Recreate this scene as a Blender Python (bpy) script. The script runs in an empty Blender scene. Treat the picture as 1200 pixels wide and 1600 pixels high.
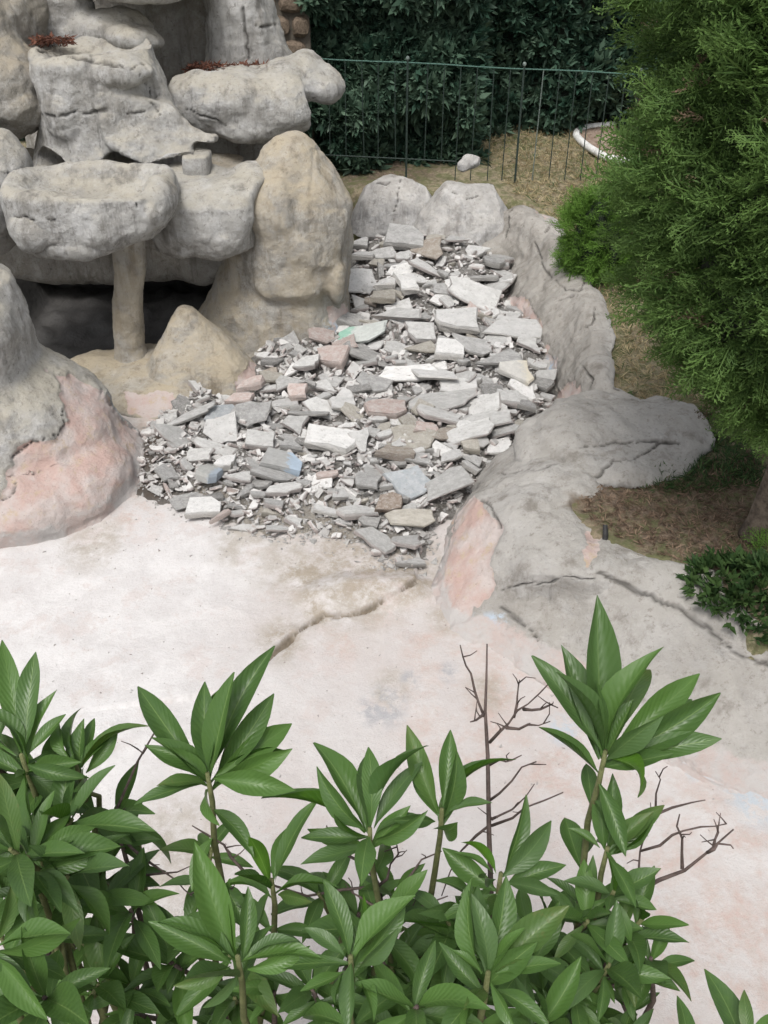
import bpy, bmesh, math, random
import numpy as np
from mathutils import Vector, Matrix, Euler
from mathutils.bvhtree import BVHTree

random.seed(7)
rng = np.random.default_rng(11)
scene = bpy.context.scene
COL = scene.collection
R = math.radians

# ------------------------------------------------------------------ camera, sky, sun, exposure
CAM_H, PITCH, FPX = 3.4, 38.0, 1537.0
cam_data = bpy.data.cameras.new('camera')
cam = bpy.data.objects.new('camera', cam_data)
COL.objects.link(cam)
cam.location = (0, 0, CAM_H)
cam.rotation_euler = (R(90 - PITCH), 0, 0)
cam_data.sensor_fit = 'VERTICAL'
cam_data.sensor_height = 24.0
cam_data.lens = 24.0 * FPX / 1600.0
cam_data.clip_start = 0.05
cam_data.clip_end = 500
scene.camera = cam

SUN_EL, SUN_AZ = 62.0, 200.0           # elevation, compass bearing the light comes from (0 = +Y, clockwise)
world = bpy.data.worlds.new('World')
scene.world = world
world.use_nodes = True
wn, wl = world.node_tree.nodes, world.node_tree.links
bg = wn['Background']
sky = wn.new('ShaderNodeTexSky')
sky.sky_type = 'NISHITA'
sky.sun_disc = False
sky.sun_elevation = R(SUN_EL)
sky.sun_rotation = R(SUN_AZ)
sky.dust_density = 4.0
sky.air_density = 1.0
hs = wn.new('ShaderNodeHueSaturation')   # an overcast sky is close to white
hs.inputs['Saturation'].default_value = 0.22
wl.new(sky.outputs[0], hs.inputs['Color'])
wl.new(hs.outputs[0], bg.inputs['Color'])
bg.inputs['Strength'].default_value = 0.125

sun_data = bpy.data.lights.new('sun', 'SUN')
sun_data.energy = 1.6
sun_data.angle = R(18)
sun_data.color = (1.0, 0.965, 0.92)
sun = bpy.data.objects.new('sun', sun_data)
COL.objects.link(sun)
sd = Vector((math.sin(R(SUN_AZ)) * math.cos(R(SUN_EL)), math.cos(R(SUN_AZ)) * math.cos(R(SUN_EL)), math.sin(R(SUN_EL))))
sun.rotation_euler = sd.to_track_quat('Z', 'Y').to_euler()
sun.location = (0, 0, 12)
scene.view_settings.view_transform = 'Standard'
scene.view_settings.look = 'None'
scene.view_settings.gamma = 1.0
scene.view_settings.use_curve_mapping = False
scene.view_settings.exposure = 0.5

# ------------------------------------------------------------------ survey helpers: photo pixel (1200x1600) -> world
SP, CP = math.sin(R(PITCH)), math.cos(R(PITCH))

def ray(px, py):
    u, v = (px - 600) / FPX, (800 - py) / FPX
    return np.array([u, CP + v * SP, -SP + v * CP])

def WZ(px, py, z=0.0):
    d = ray(px, py)
    t = (z - CAM_H) / d[2]
    return np.array([d[0] * t, d[1] * t, z])

def WY(px, py, Y):
    d = ray(px, py)
    t = Y / d[1]
    return np.array([d[0] * t, Y, CAM_H + d[2] * t])

def WT(px, py, t):
    d = ray(px, py)
    return np.array([0, 0, CAM_H]) + d * t

def project(co):
    x, y, z = co[:, 0], co[:, 1], co[:, 2] - CAM_H
    f = y * CP - z * SP
    u = y * SP + z * CP
    f = np.maximum(f, 1e-3)
    return np.stack([600 + FPX * x / f, 800 - FPX * u / f], 1)

def pile_z(Y):
    return np.clip((Y - 4.0) / 3.7, 0, 1) * 0.25

def WP(px, py, up=0.0):
    z = 0.1
    for _ in range(12):
        p = WZ(px, py, z)
        z = float(pile_z(p[1])) + up
    return p

def WP_many(px, py):
    u, v = (px - 600) / FPX, (800 - py) / FPX
    D = np.stack([u, CP + v * SP, -SP + v * CP], 1)
    z = np.full(len(px), .1)
    for _ in range(12):
        t = (z - CAM_H) / D[:, 2]
        z = pile_z(D[:, 1] * t)
    t = (z - CAM_H) / D[:, 2]
    return np.stack([D[:, 0] * t, D[:, 1] * t, z], 1)

# ------------------------------------------------------------------ noise
_perm = np.random.default_rng(3).permutation(512)
_perm = np.concatenate([_perm, _perm, _perm])
_grad = np.random.default_rng(4).normal(size=(512, 3))
_grad /= np.linalg.norm(_grad, axis=1)[:, None]

def pnoise(p):
    p = np.asarray(p, float)
    i = np.floor(p).astype(int)
    f = p - i
    i &= 255
    w = f * f * f * (f * (f * 6 - 15) + 10)
    out = 0
    for dx in (0, 1):
        for dy in (0, 1):
            for dz in (0, 1):
                h = _perm[_perm[_perm[i[:, 0] + dx] + (i[:, 1] + dy)] + (i[:, 2] + dz)]
                g = _grad[h]
                d = f - np.array([dx, dy, dz])
                c = (w[:, 0] if dx else 1 - w[:, 0]) * (w[:, 1] if dy else 1 - w[:, 1]) * (w[:, 2] if dz else 1 - w[:, 2])
                out = out + c * (g * d).sum(1)
    return out * 1.6

def fbm(p, octaves=4, gain=0.5):
    p = np.asarray(p, float)
    a, s, o = 1.0, 1.0, 0
    for k in range(octaves):
        o = o + a * pnoise(p * s + 17.3 * k)
        a *= gain
        s *= 2.03
    return o

def sstep(a, b, x):
    t = np.clip((x - a) / (b - a), 0, 1)
    return t * t * (3 - 2 * t)

def seg_dist(P, poly, closed=False):
    """distance of points P (N,k) to a polyline (M,k)"""
    poly = np.asarray(poly, float)
    d = np.full(len(P), 1e9)
    n = len(poly)
    for k in range(n if closed else n - 1):
        a, b = poly[k], poly[(k + 1) % n]
        ab = b - a
        t = np.clip(((P - a) @ ab) / max(ab @ ab, 1e-12), 0, 1)
        d = np.minimum(d, np.linalg.norm(P - a - t[:, None] * ab, axis=1))
    return d

def inside(P, poly):
    poly = np.asarray(poly, float)
    r = np.zeros(len(P), bool)
    n = len(poly)
    x, y = P[:, 0], P[:, 1]
    for k in range(n):
        x0, y0 = poly[k]
        x1, y1 = poly[(k + 1) % n]
        if y0 == y1:
            continue
        c = ((y0 > y) != (y1 > y)) & (x < (x1 - x0) * (y - y0) / (y1 - y0) + x0)
        r ^= c
    return r

def sdist(P, poly):
    d = seg_dist(P, poly, True)
    return np.where(inside(P, poly), d, -d)     # positive inside

# ------------------------------------------------------------------ scene-graph helpers
def thing(name, label, cat, loc=(0, 0, 0), group=None):
    o = bpy.data.objects.new(name, None)
    COL.objects.link(o)
    o.location = tuple(float(c) for c in loc)
    o.empty_display_size = 0.1
    o['label'] = label
    o['category'] = cat
    if group:
        o['group'] = group
    return o

def tag(o, label=None, cat=None, group=None, kind=None):
    if label: o['label'] = label
    if cat: o['category'] = cat
    if group: o['group'] = group
    if kind: o['kind'] = kind
    return o

def link(name, me, mat, parent=None):
    if mat is not None and len(me.materials) == 0:
        me.materials.append(mat)
    o = bpy.data.objects.new(name, me)
    COL.objects.link(o)
    if parent is not None:
        o.parent = parent
        base = parent
        off = Vector(parent.location)
        while base.parent is not None:
            base = base.parent
            off = off + Vector(base.location)
        o.matrix_parent_inverse = Matrix.Translation(-off)
    return o

def mesh_np(name, V, F, smooth=True):
    """V (N,3); F (M,3) or (M,4) array, or a list of such arrays"""
    V = np.asarray(V, np.float32)
    Fs = F if isinstance(F, list) else [F]
    Fs = [np.asarray(f, np.int32) for f in Fs if len(f)]
    me = bpy.data.meshes.new(name)
    me.vertices.add(len(V))
    me.vertices.foreach_set('co', V.ravel())
    loops = np.concatenate([f.ravel() for f in Fs])
    sizes = np.concatenate([np.full(len(f), f.shape[1], np.int32) for f in Fs])
    me.loops.add(len(loops))
    me.loops.foreach_set('vertex_index', loops)
    me.polygons.add(len(sizes))
    me.polygons.foreach_set('loop_start', np.concatenate([[0], np.cumsum(sizes)[:-1]]).astype(np.int32))
    me.polygons.foreach_set('use_smooth', np.full(len(sizes), smooth))
    me.update(calc_edges=True)
    return me

def attr(me, name, vals):
    a = me.attributes.new(name, 'FLOAT', 'POINT')
    a.data.foreach_set('value', np.asarray(vals, np.float32))

def get_co(me):
    a = np.empty(len(me.vertices) * 3, np.float32)
    me.vertices.foreach_get('co', a)
    return a.reshape(-1, 3).astype(float)

def get_no(me):
    a = np.empty(len(me.vertices) * 3, np.float32)
    me.vertex_normals.foreach_get('vector', a)
    return a.reshape(-1, 3).astype(float)

def grid_faces(nu, nv, wrap_u=False):
    i = np.arange(nu if wrap_u else nu - 1)
    j = np.arange(nv - 1)
    I, J = np.meshgrid(i, j, indexing='ij')
    I, J = I.ravel(), J.ravel()
    I2 = (I + 1) % nu
    return np.stack([I * nv + J, I2 * nv + J, I2 * nv + J + 1, I * nv + J + 1], 1)

# ------------------------------------------------------------------ materials
def M(name):
    m = bpy.data.materials.new(name)
    m.use_nodes = True
    nt = m.node_tree
    return m, nt.nodes, nt.links, nt.nodes['Principled BSDF']

class NB:
    """tiny node builder"""
    def __init__(self, name, rough=0.9):
        self.m, self.n, self.l, self.b = M(name)
        self.b.inputs['Roughness'].default_value = rough
        self.tc = self.n.new('ShaderNodeTexCoord')
        self.out = self.n['Material Output']
    def put(self, sock, v):
        if hasattr(v, 'is_output') or isinstance(v, bpy.types.NodeSocket):
            self.l.new(v, sock)
        else:
            if sock.type == 'RGBA' and len(v) == 3:
                v = (*v, 1)
            sock.default_value = v
    def noise(self, scale, detail=4, rough=0.55, stretch=None, coord='Object', dist=0.0):
        t = self.n.new('ShaderNodeTexNoise')
        t.inputs['Scale'].default_value = scale
        t.inputs['Detail'].default_value = detail
        t.inputs['Roughness'].default_value = rough
        t.inputs['Distortion'].default_value = dist
        src = self.tc.outputs[coord]
        if stretch:
            mp = self.n.new('ShaderNodeMapping')
            mp.inputs['Scale'].default_value = stretch
            self.l.new(src, mp.inputs['Vector'])
            src = mp.outputs[0]
        self.l.new(src, t.inputs['Vector'])
        return t.outputs['Fac']
    def voro(self, scale, feature='F1', out='Distance'):
        t = self.n.new('ShaderNodeTexVoronoi')
        t.feature = feature
        t.inputs['Scale'].default_value = scale
        self.l.new(self.tc.outputs['Object'], t.inputs['Vector'])
        return t.outputs[out]
    def ramp(self, fac, a, b, lo=0.0, hi=1.0):
        t = self.n.new('ShaderNodeMapRange')
        t.interpolation_type = 'SMOOTHSTEP'
        self.put(t.inputs['Value'], fac)
        t.inputs['From Min'].default_value = a
        t.inputs['From Max'].default_value = b
        t.inputs['To Min'].default_value = lo
        t.inputs['To Max'].default_value = hi
        return t.outputs['Result']
    def math(self, op, a, b=0.0, clamp=False):
        t = self.n.new('ShaderNodeMath')
        t.operation = op
        t.use_clamp = clamp
        self.put(t.inputs[0], a)
        self.put(t.inputs[1], b)
        return t.outputs[0]
    def mix(self, fac, a, b, mode='MIX'):
        t = self.n.new('ShaderNodeMix')
        t.data_type = 'RGBA'
        t.blend_type = mode
        self.put(t.inputs[0], fac)
        self.put(t.inputs[6], a)
        self.put(t.inputs[7], b)
        return t.outputs[2]
    def attr(self, name):
        t = self.n.new('ShaderNodeAttribute')
        t.attribute_name = name
        return t.outputs['Fac']
    def rand(self):
        return self.n.new('ShaderNodeObjectInfo').outputs['Random']
    def bump(self, h, strength, dist=0.01, normal=None):
        t = self.n.new('ShaderNodeBump')
        t.inputs['Strength'].default_value = strength
        t.inputs['Distance'].default_value = dist
        self.put(t.inputs['Height'], h)
        if normal is not None:
            self.l.new(normal, t.inputs['Normal'])
        return t.outputs[0]
    def done(self, color, normal=None, rough=None):
        self.put(self.b.inputs['Base Color'], color)
        if normal is not None:
            self.l.new(normal, self.b.inputs['Normal'])
        if rough is not None:
            self.put(self.b.inputs['Roughness'], rough)
        return self.m

def cement(name, a, b, tan, stain, tan_amt=1.0, stain_amt=0.7, white=(0.62, 0.62, 0.62), white_amt=0.5, ochre=0.0):
    """weathered sculpted cement; attributes: tan (dusty tops), peel (coat gone, pink render bare), crack"""
    k = NB(name, 0.92)
    c = k.mix(k.ramp(k.noise(2.2, 6, 0.62), 0.36, 0.64), a, b)
    c = k.mix(k.math('MULTIPLY', k.ramp(k.noise(3.1, 7, 0.7, (1, 1, 0.7)), 0.5, 0.66), white_amt), c, white)
    c = k.mix(k.math('MULTIPLY', k.ramp(k.noise(11, 9, 0.82), 0.47, 0.6), 0.55), c, white)
    c = k.mix(k.math('MULTIPLY', k.ramp(k.noise(1.6, 6, 0.7), 0.46, 0.66), 0.45), c, tuple(x * 0.62 for x in a))
    c = k.mix(k.attr('grime'), c, k.mix(k.ramp(k.noise(6, 7, 0.7, (1, 1, .5)), 0.38, 0.62), (0.25, 0.23, 0.20), (0.38, 0.36, 0.33)))
    t = k.math('MULTIPLY', k.attr('tan'), k.ramp(k.noise(4.0, 6, 0.65), 0.34, 0.62, 0.25, tan_amt))
    c = k.mix(t, c, tan)
    s = k.math('MULTIPLY', k.ramp(k.noise(7.5, 7, 0.68, (1.0, 1.0, 0.22)), 0.50, 0.72), stain_amt)
    c = k.mix(s, c, stain)
    dr = k.math('MULTIPLY', k.ramp(k.noise(17, 6, 0.7, (1.0, 1.0, 0.09)), 0.53, 0.64), 0.5)
    c = k.mix(k.math('MULTIPLY', dr, k.math('SUBTRACT', 1.0, k.attr('tan'))), c, tuple(x * 0.55 for x in a))
    sp = k.math('MULTIPLY', k.ramp(k.noise(30, 8, 0.78), 0.53, 0.66), 0.6)
    c = k.mix(sp, c, stain)
    if ochre:
        c = k.mix(k.math('MULTIPLY', k.ramp(k.noise(2.6, 6, 0.65, None, 'Object', 0.4), 0.44, 0.6), ochre), c, tan)
    # bare pink render
    pk = k.mix(k.ramp(k.noise(5, 6, 0.65), 0.36, 0.62), (0.50, 0.36, 0.32), (0.54, 0.475, 0.45))
    pk = k.mix(k.ramp(k.noise(13, 6, 0.7), 0.52, 0.7), pk, (0.50, 0.40, 0.29))
    pk = k.mix(k.math('MULTIPLY', k.ramp(k.noise(70, 3, 0.6), 0.6, 0.75), 0.5), pk, (0.24, 0.18, 0.14))
    pe = k.ramp(k.attr('peel'), 0.42, 0.58)
    c = k.mix(pe, c, pk)
    c = k.mix(k.math('MULTIPLY', k.attr('blue'), k.ramp(k.noise(16, 5, 0.7), 0.44, 0.56)), c, (0.45, 0.52, 0.6))
    c = k.mix(k.attr('dirt'), c, k.mix(k.noise(30, 4), (0.09, 0.065, 0.045), (0.2, 0.15, 0.1)))
    c = k.mix(k.attr('crack'), c, (0.05, 0.045, 0.04))
    # run-over of floor paint at the foot
    tw = k.ramp(k.math('ADD', k.attr('toe'), k.math('MULTIPLY', k.math('SUBTRACT', k.noise(6, 8, 0.75), 0.5), 0.9)), 0.45, 0.62)
    c = k.mix(tw, c, k.mix(k.ramp(k.noise(4.2, 8, 0.75), 0.42, 0.64), (0.50, 0.475, 0.46), (0.50, 0.41, 0.38)))
    n = k.bump(k.noise(12, 9, 0.76), 0.6, 0.06)
    n = k.bump(k.noise(60, 7, 0.75), 0.4, 0.012, n)
    return k.done(c, n)

MAT = {}
MAT['cement'] = cement('weathered_cement', (0.32, 0.31, 0.29), (0.42, 0.415, 0.40), (0.43, 0.395, 0.32), (0.14, 0.13, 0.115), 0.75, 0.8, (0.58, 0.58, 0.58), 0.6)
MAT['boulder'] = cement('boulder_cement', (0.33, 0.31, 0.275), (0.43, 0.41, 0.375), (0.45, 0.385, 0.28), (0.17, 0.14, 0.10), 0.9, 0.85, (0.55, 0.54, 0.51), 0.45, 0.55)
MAT['bank'] = cement('bank_cement', (0.33, 0.315, 0.29), (0.43, 0.415, 0.395), (0.43, 0.405, 0.37), (0.19, 0.17, 0.145), 0.5, 0.8, (0.49, 0.48, 0.47), 0.5)
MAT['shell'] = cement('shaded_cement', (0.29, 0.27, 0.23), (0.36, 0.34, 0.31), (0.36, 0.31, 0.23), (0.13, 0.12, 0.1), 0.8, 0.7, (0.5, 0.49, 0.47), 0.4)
MAT['white_boulder'] = cement('pale_boulder_cement', (0.44, 0.43, 0.42), (0.55, 0.54, 0.53), (0.5, 0.47, 0.42), (0.22, 0.2, 0.18), 0.5, 0.75, (0.64, 0.64, 0.64), 0.6)

k = NB('cave_painted_shade', 0.6)  # near-black base colour paints in the deep shade of the grotto pit
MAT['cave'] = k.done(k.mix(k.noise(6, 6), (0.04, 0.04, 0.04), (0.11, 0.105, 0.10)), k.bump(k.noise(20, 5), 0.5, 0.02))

k = NB('pool_floor_paint', 0.9)
c = k.mix(k.ramp(k.noise(1.3, 7, 0.66), 0.35, 0.65), (0.495, 0.455, 0.44), (0.56, 0.535, 0.525))
c = k.mix(k.attr('white'), c, k.mix(k.ramp(k.noise(5, 7, 0.7), 0.4, 0.6), (0.555, 0.535, 0.53), (0.625, 0.61, 0.605)))
c = k.mix(k.math('MULTIPLY', k.ramp(k.noise(4.2, 9, 0.8), 0.52, 0.6), 0.4), c, (0.50, 0.425, 0.40))
c = k.mix(k.math('MULTIPLY', k.attr('pink'), k.ramp(k.noise(5, 10, 0.75), 0.42, 0.62)), c, k.mix(k.ramp(k.noise(26, 6, 0.75), 0.4, 0.6), (0.49, 0.385, 0.35), (0.48, 0.42, 0.39)))
c = k.mix(k.math('MULTIPLY', k.attr('dirt'), k.ramp(k.noise(9, 8, 0.75), 0.34, 0.62)), c, k.mix(k.noise(30, 6, .75), (0.22, 0.18, 0.13), (0.38, 0.33, 0.26)))
c = k.mix(k.math('MULTIPLY', k.ramp(k.noise(19, 8, 0.75), 0.58, 0.7), 0.3), c, (0.44, 0.40, 0.36))
c = k.mix(k.math('MULTIPLY', k.attr('grey'), k.ramp(k.noise(12, 7, 0.7), 0.4, 0.58)), c, (0.33, 0.33, 0.35))
c = k.mix(k.math('MULTIPLY', k.attr('blue'), k.ramp(k.noise(15, 7, 0.7), 0.42, 0.55)), c, (0.44, 0.48, 0.52))
c = k.mix(k.math('MULTIPLY', k.ramp(k.noise(70, 6, 0.8), 0.56, 0.66), 0.35), c, (0.34, 0.30, 0.27))
c = k.mix(k.math('MULTIPLY', k.ramp(k.noise(34, 8, 0.8), 0.55, 0.63), 0.4), c, (0.58, 0.575, 0.565))
c = k.mix(k.attr('crack'), c, k.mix(k.noise(40, 5), (0.11, 0.09, 0.07), (0.27, 0.22, 0.16)))
MAT['floor'] = k.done(c, k.bump(k.noise(60, 7, 0.78), 0.5, 0.012, k.bump(k.noise(9, 8, 0.75), 0.35, 0.03)))

k = NB('garden_soil', 1.0)
dry = k.mix(k.ramp(k.noise(26, 7, 0.75), 0.38, 0.62), (0.22, 0.18, 0.12), (0.40, 0.345, 0.23))
soil = k.mix(k.ramp(k.noise(30, 8, 0.75), 0.36, 0.62), (0.10, 0.075, 0.055), (0.27, 0.20, 0.145))
c = k.mix(k.attr('soil'), dry, soil)
c = k.mix(k.math('MULTIPLY', k.attr('green'), k.ramp(k.noise(11, 7, 0.75), 0.42, 0.6)), c, (0.12, 0.14, 0.05))
MAT['ground'] = k.done(c, k.bump(k.noise(55, 7, 0.75), 0.8, 0.03))

k = NB('debris_dust', 1.0)
c = k.mix(k.ramp(k.noise(16, 8, 0.75), 0.36, 0.64), (0.15, 0.14, 0.125), (0.36, 0.345, 0.325))
c = k.mix(k.math('MULTIPLY', k.attr('soil'), k.ramp(k.noise(8, 6, 0.7), 0.3, 0.6)), c, (0.11, 0.08, 0.06))
c = k.mix(k.attr('dust'), c, k.mix(k.ramp(k.noise(40, 6, 0.7), 0.4, 0.6), (0.36, 0.32, 0.27), (0.52, 0.48, 0.42)))
MAT['bed'] = k.done(c, k.bump(k.noise(45, 8, 0.8), 1.0, 0.04))

def rubble_mat(name, a, b, edge=(0.25, 0.24, 0.225), pale=None):
    k = NB(name, 0.95)
    c = k.mix(k.ramp(k.noise(5, 6, 0.65), 0.35, 0.65), a, b)
    if pale:
        c = k.mix(k.attr('tone'), c, pale)
    v = k.ramp(k.rand(), 0, 1, 0.74, 1.1)
    hsv = k.n.new('ShaderNodeHueSaturation')
    k.l.new(v, hsv.inputs['Value'])
    k.l.new(c, hsv.inputs['Color'])
    c = hsv.outputs[0]
    c = k.mix(k.math('MULTIPLY', k.attr('side'), 0.85), c, k.mix(k.ramp(k.noise(24, 5, 0.7), 0.4, 0.6), edge, tuple(min(1, e * 1.5) for e in edge)))
    c = k.mix(k.math('MULTIPLY', k.ramp(k.noise(9, 9, 0.8), 0.53, 0.64), 0.5), c, (0.25, 0.235, 0.21))
    c = k.mix(k.math('MULTIPLY', k.ramp(k.noise(11, 8, 0.8), 0.5, 0.6), 0.35), c, (0.64, 0.63, 0.61))
    n = k.bump(k.noise(6, 9, 0.78), 0.75, 0.035)
    return k.done(c, n)

MAT['r_grey'] = rubble_mat('rubble_grey', (0.39, 0.385, 0.375), (0.53, 0.525, 0.515))
MAT['r_light'] = rubble_mat('rubble_light', (0.51, 0.505, 0.49), (0.62, 0.615, 0.60), (0.36, 0.31, 0.295))
MAT['r_mixed'] = rubble_mat('rubble_mixed', (0.28, 0.27, 0.26), (0.45, 0.44, 0.425), (0.29, 0.24, 0.225), (0.64, 0.63, 0.615))
MAT['r_white'] = rubble_mat('rubble_white', (0.67, 0.665, 0.65), (0.77, 0.76, 0.745), (0.42, 0.40, 0.37))
MAT['r_dark'] = rubble_mat('rubble_dark', (0.29, 0.285, 0.275), (0.40, 0.39, 0.375), (0.19, 0.185, 0.175))
MAT['r_tan'] = rubble_mat('rubble_tan', (0.34, 0.29, 0.24), (0.43, 0.385, 0.335), (0.24, 0.2, 0.17))
MAT['r_beige'] = rubble_mat('rubble_beige', (0.44, 0.41, 0.355), (0.54, 0.51, 0.45), (0.31, 0.28, 0.23))
MAT['r_pink'] = rubble_mat('rubble_pink', (0.53, 0.41, 0.37), (0.61, 0.545, 0.515), (0.40, 0.33, 0.30))
MAT['r_rust'] = rubble_mat('rubble_rust', (0.30, 0.23, 0.18), (0.42, 0.36, 0.31), (0.2, 0.14, 0.1))
MAT['r_bluegrey'] = rubble_mat('rubble_bluegrey', (0.38, 0.41, 0.43), (0.47, 0.49, 0.51), (0.27, 0.28, 0.29))

def rubble_painted(name, base, paint, axis, lo, hi):
    k = NB(name, 0.9)
    sep = k.n.new('ShaderNodeSeparateXYZ')
    k.l.new(k.tc.outputs['Object'], sep.inputs[0])
    c = k.mix(k.ramp(k.noise(6, 6, 0.65), 0.35, 0.65), tuple(x * 0.85 for x in base), base)
    w = k.math('ADD', sep.outputs[axis], k.math('MULTIPLY', k.math('SUBTRACT', k.noise(6, 9, 0.8), 0.5), 0.9))
    c = k.mix(k.math('MULTIPLY', k.ramp(w, lo, hi), 0.9), c, k.mix(k.noise(8, 4), paint, tuple(min(1, p * 1.35) for p in paint)))
    c = k.mix(k.math('MULTIPLY', k.ramp(k.noise(32, 6, 0.7), 0.55, 0.7), 0.35), c, (0.2, 0.185, 0.165))
    return k.done(c, k.bump(k.noise(20, 7, 0.72), 0.5, 0.06))

MAT['r_blue'] = rubble_painted('rubble_blue_painted', (0.42, 0.42, 0.41), (0.34, 0.42, 0.51), 0, 0.12, 0.22)
MAT['r_bluebit'] = rubble_painted('rubble_blue_corner', (0.46, 0.46, 0.44), (0.32, 0.37, 0.43), 0, 0.1, 0.25)
MAT['r_green'] = rubble_painted('rubble_green_painted', (0.62, 0.65, 0.62), (0.25, 0.47, 0.37), 0, -0.1, -0.3)
MAT['r_yellow'] = rubble_painted('rubble_yellow_stained', (0.60, 0.585, 0.55), (0.52, 0.48, 0.39), 0, 0.15, 0.35)

def leaf_material(mname, tint, tint_amt, spots):
  k = NB(mname, 0.4)
  uvm = k.n.new('ShaderNodeUVMap')
  sx = k.n.new('ShaderNodeSeparateXYZ')
  k.l.new(uvm.outputs[0], sx.inputs[0])
  xm = k.math('ABSOLUTE', k.math('SUBTRACT', sx.outputs[0], 0.5))
  c = k.mix(k.rand(), (0.012, 0.048, 0.006), (0.060, 0.150, 0.014))
  c = k.mix(k.math('MULTIPLY', k.ramp(k.noise(4, 6, 0.7), 0.4, 0.7), 0.6), c, (0.085, 0.175, 0.016))
  vein = k.n.new('ShaderNodeTexWave')
  vein.inputs['Scale'].default_value = 4.2
  vein.bands_direction = 'Y'
  mpv = k.n.new('ShaderNodeCombineXYZ')
  k.l.new(xm, mpv.inputs[0])
  k.l.new(k.math('SUBTRACT', sx.outputs[1], k.math('MULTIPLY', xm, 0.5)), mpv.inputs[1])
  k.l.new(mpv.outputs[0], vein.inputs['Vector'])
  c = k.mix(k.math('MULTIPLY', k.ramp(vein.outputs['Fac'], 0.75, 1.0), 0.3), c, (0.08, 0.17, 0.04))
  c = k.mix(k.ramp(xm, 0.0, 0.035, 0.85, 0.0), c, (0.25, 0.36, 0.11))
  if spots:
      c = k.mix(k.math('MULTIPLY', k.ramp(k.noise(9, 6, 0.7), 0.56, 0.62), 0.8), c, (0.16, 0.12, 0.04))
      c = k.mix(k.math('MULTIPLY', k.ramp(sx.outputs[1], 0.72, 1.0), 0.5), c, (0.20, 0.15, 0.04))
  c = k.mix(tint_amt, c, tint)
  geo = k.n.new('ShaderNodeNewGeometry')
  c = k.mix(k.math('MULTIPLY', geo.outputs['Backfacing'], 0.6), c, (0.085, 0.15, 0.05))
  k.b.inputs['Specular IOR Level'].default_value = 0.36
  lm = k.done(c, k.bump(k.math('ADD', k.math('MULTIPLY', vein.outputs['Fac'], 0.5), k.noise(14, 4)), 0.16, 0.004), k.ramp(k.noise(5, 3), 0.3, 0.7, 0.30, 0.5))
  tr = k.n.new('ShaderNodeBsdfTranslucent')
  k.put(tr.inputs['Color'], k.mix(0.5, c, (0.10, 0.24, 0.02)))
  ms = k.n.new('ShaderNodeMixShader')
  ms.inputs[0].default_value = 0.2
  k.l.new(k.b.outputs[0], ms.inputs[1])
  k.l.new(tr.outputs[0], ms.inputs[2])
  k.l.new(ms.outputs[0], k.out.inputs['Surface'])
  return lm

MAT['leaf'] = leaf_material('laurel_leaf', (0.05, 0.13, 0.015), 0.0, False)
MAT['leaf_old'] = leaf_material('old_laurel_leaf', (0.09, 0.12, 0.02), 0.35, True)
MAT['leaf_young'] = leaf_material('young_laurel_leaf', (0.10, 0.22, 0.025), 0.6, False)
MAT['leaf_dusty'] = leaf_material('dusty_laurel_leaf', (0.06, 0.10, 0.05), 0.5, False)

def foliage_mat(name, dark, light, tip=None, rough=0.6):
    k = NB(name, rough)
    k.b.inputs['Specular IOR Level'].default_value = 0.2
    c = k.mix(k.attr('shade'), dark, light)
    if tip:
        c = k.mix(k.math('MULTIPLY', k.attr('tip'), 0.7), c, tip)
    m = k.done(c)
    t = k.n.new('ShaderNodeBsdfTranslucent')
    k.put(t.inputs['Color'], c)
    s = k.n.new('ShaderNodeMixShader')
    s.inputs[0].default_value = 0.25
    k.l.new(k.b.outputs[0], s.inputs[1])
    k.l.new(t.outputs[0], s.inputs[2])
    k.l.new(s.outputs[0], k.out.inputs['Surface'])
    return m
MAT['conifer'] = foliage_mat('conifer_spray', (0.022, 0.060, 0.018), (0.092, 0.172, 0.044), (0.155, 0.245, 0.066))
MAT['juniper'] = foliage_mat('juniper_spray', (0.05, 0.11, 0.015), (0.12, 0.24, 0.035), (0.16, 0.29, 0.06))
MAT['hedge'] = foliage_mat('hedge_leaf', (0.036, 0.082, 0.056), (0.15, 0.225, 0.155), None, 0.42)
MAT['cover'] = foliage_mat('ground_cover_leaf', (0.025, 0.06, 0.02), (0.075, 0.13, 0.04))
MAT['straw'] = foliage_mat('dry_straw', (0.20, 0.15, 0.08), (0.50, 0.42, 0.25))
MAT['litter'] = foliage_mat('leaf_litter', (0.09, 0.06, 0.042), (0.28, 0.20, 0.14))
MAT['redleaf'] = foliage_mat('dead_red_leaf', (0.07, 0.03, 0.022), (0.20, 0.09, 0.06))

def plain(name, a, b, scale, rough=0.8, bump=0.4, metal=0.0):
    k = NB(name, rough)
    k.b.inputs['Metallic'].default_value = metal
    return k.done(k.mix(k.ramp(k.noise(scale, 6, 0.7), 0.35, 0.65), a, b), k.bump(k.noise(scale * 2, 6, 0.7), bump, 0.02))
MAT['bark'] = plain('tree_bark', (0.085, 0.065, 0.05), (0.22, 0.175, 0.135), 22, 0.95, 0.9)
MAT['twig'] = plain('twig_bark', (0.06, 0.042, 0.036), (0.13, 0.095, 0.085), 40)
MAT['stem'] = plain('green_stem', (0.09, 0.10, 0.035), (0.16, 0.17, 0.07), 40)
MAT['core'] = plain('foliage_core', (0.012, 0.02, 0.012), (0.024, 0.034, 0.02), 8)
MAT['iron'] = plain('fence_iron_green', (0.015, 0.032, 0.026), (0.032, 0.05, 0.042), 60, 0.55)
MAT['rail'] = plain('fence_rail_green', (0.03, 0.085, 0.065), (0.07, 0.15, 0.12), 60, 0.45)
MAT['pale_iron'] = plain('fence_iron_pale', (0.10, 0.13, 0.12), (0.2, 0.24, 0.22), 60, 0.5)
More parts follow.
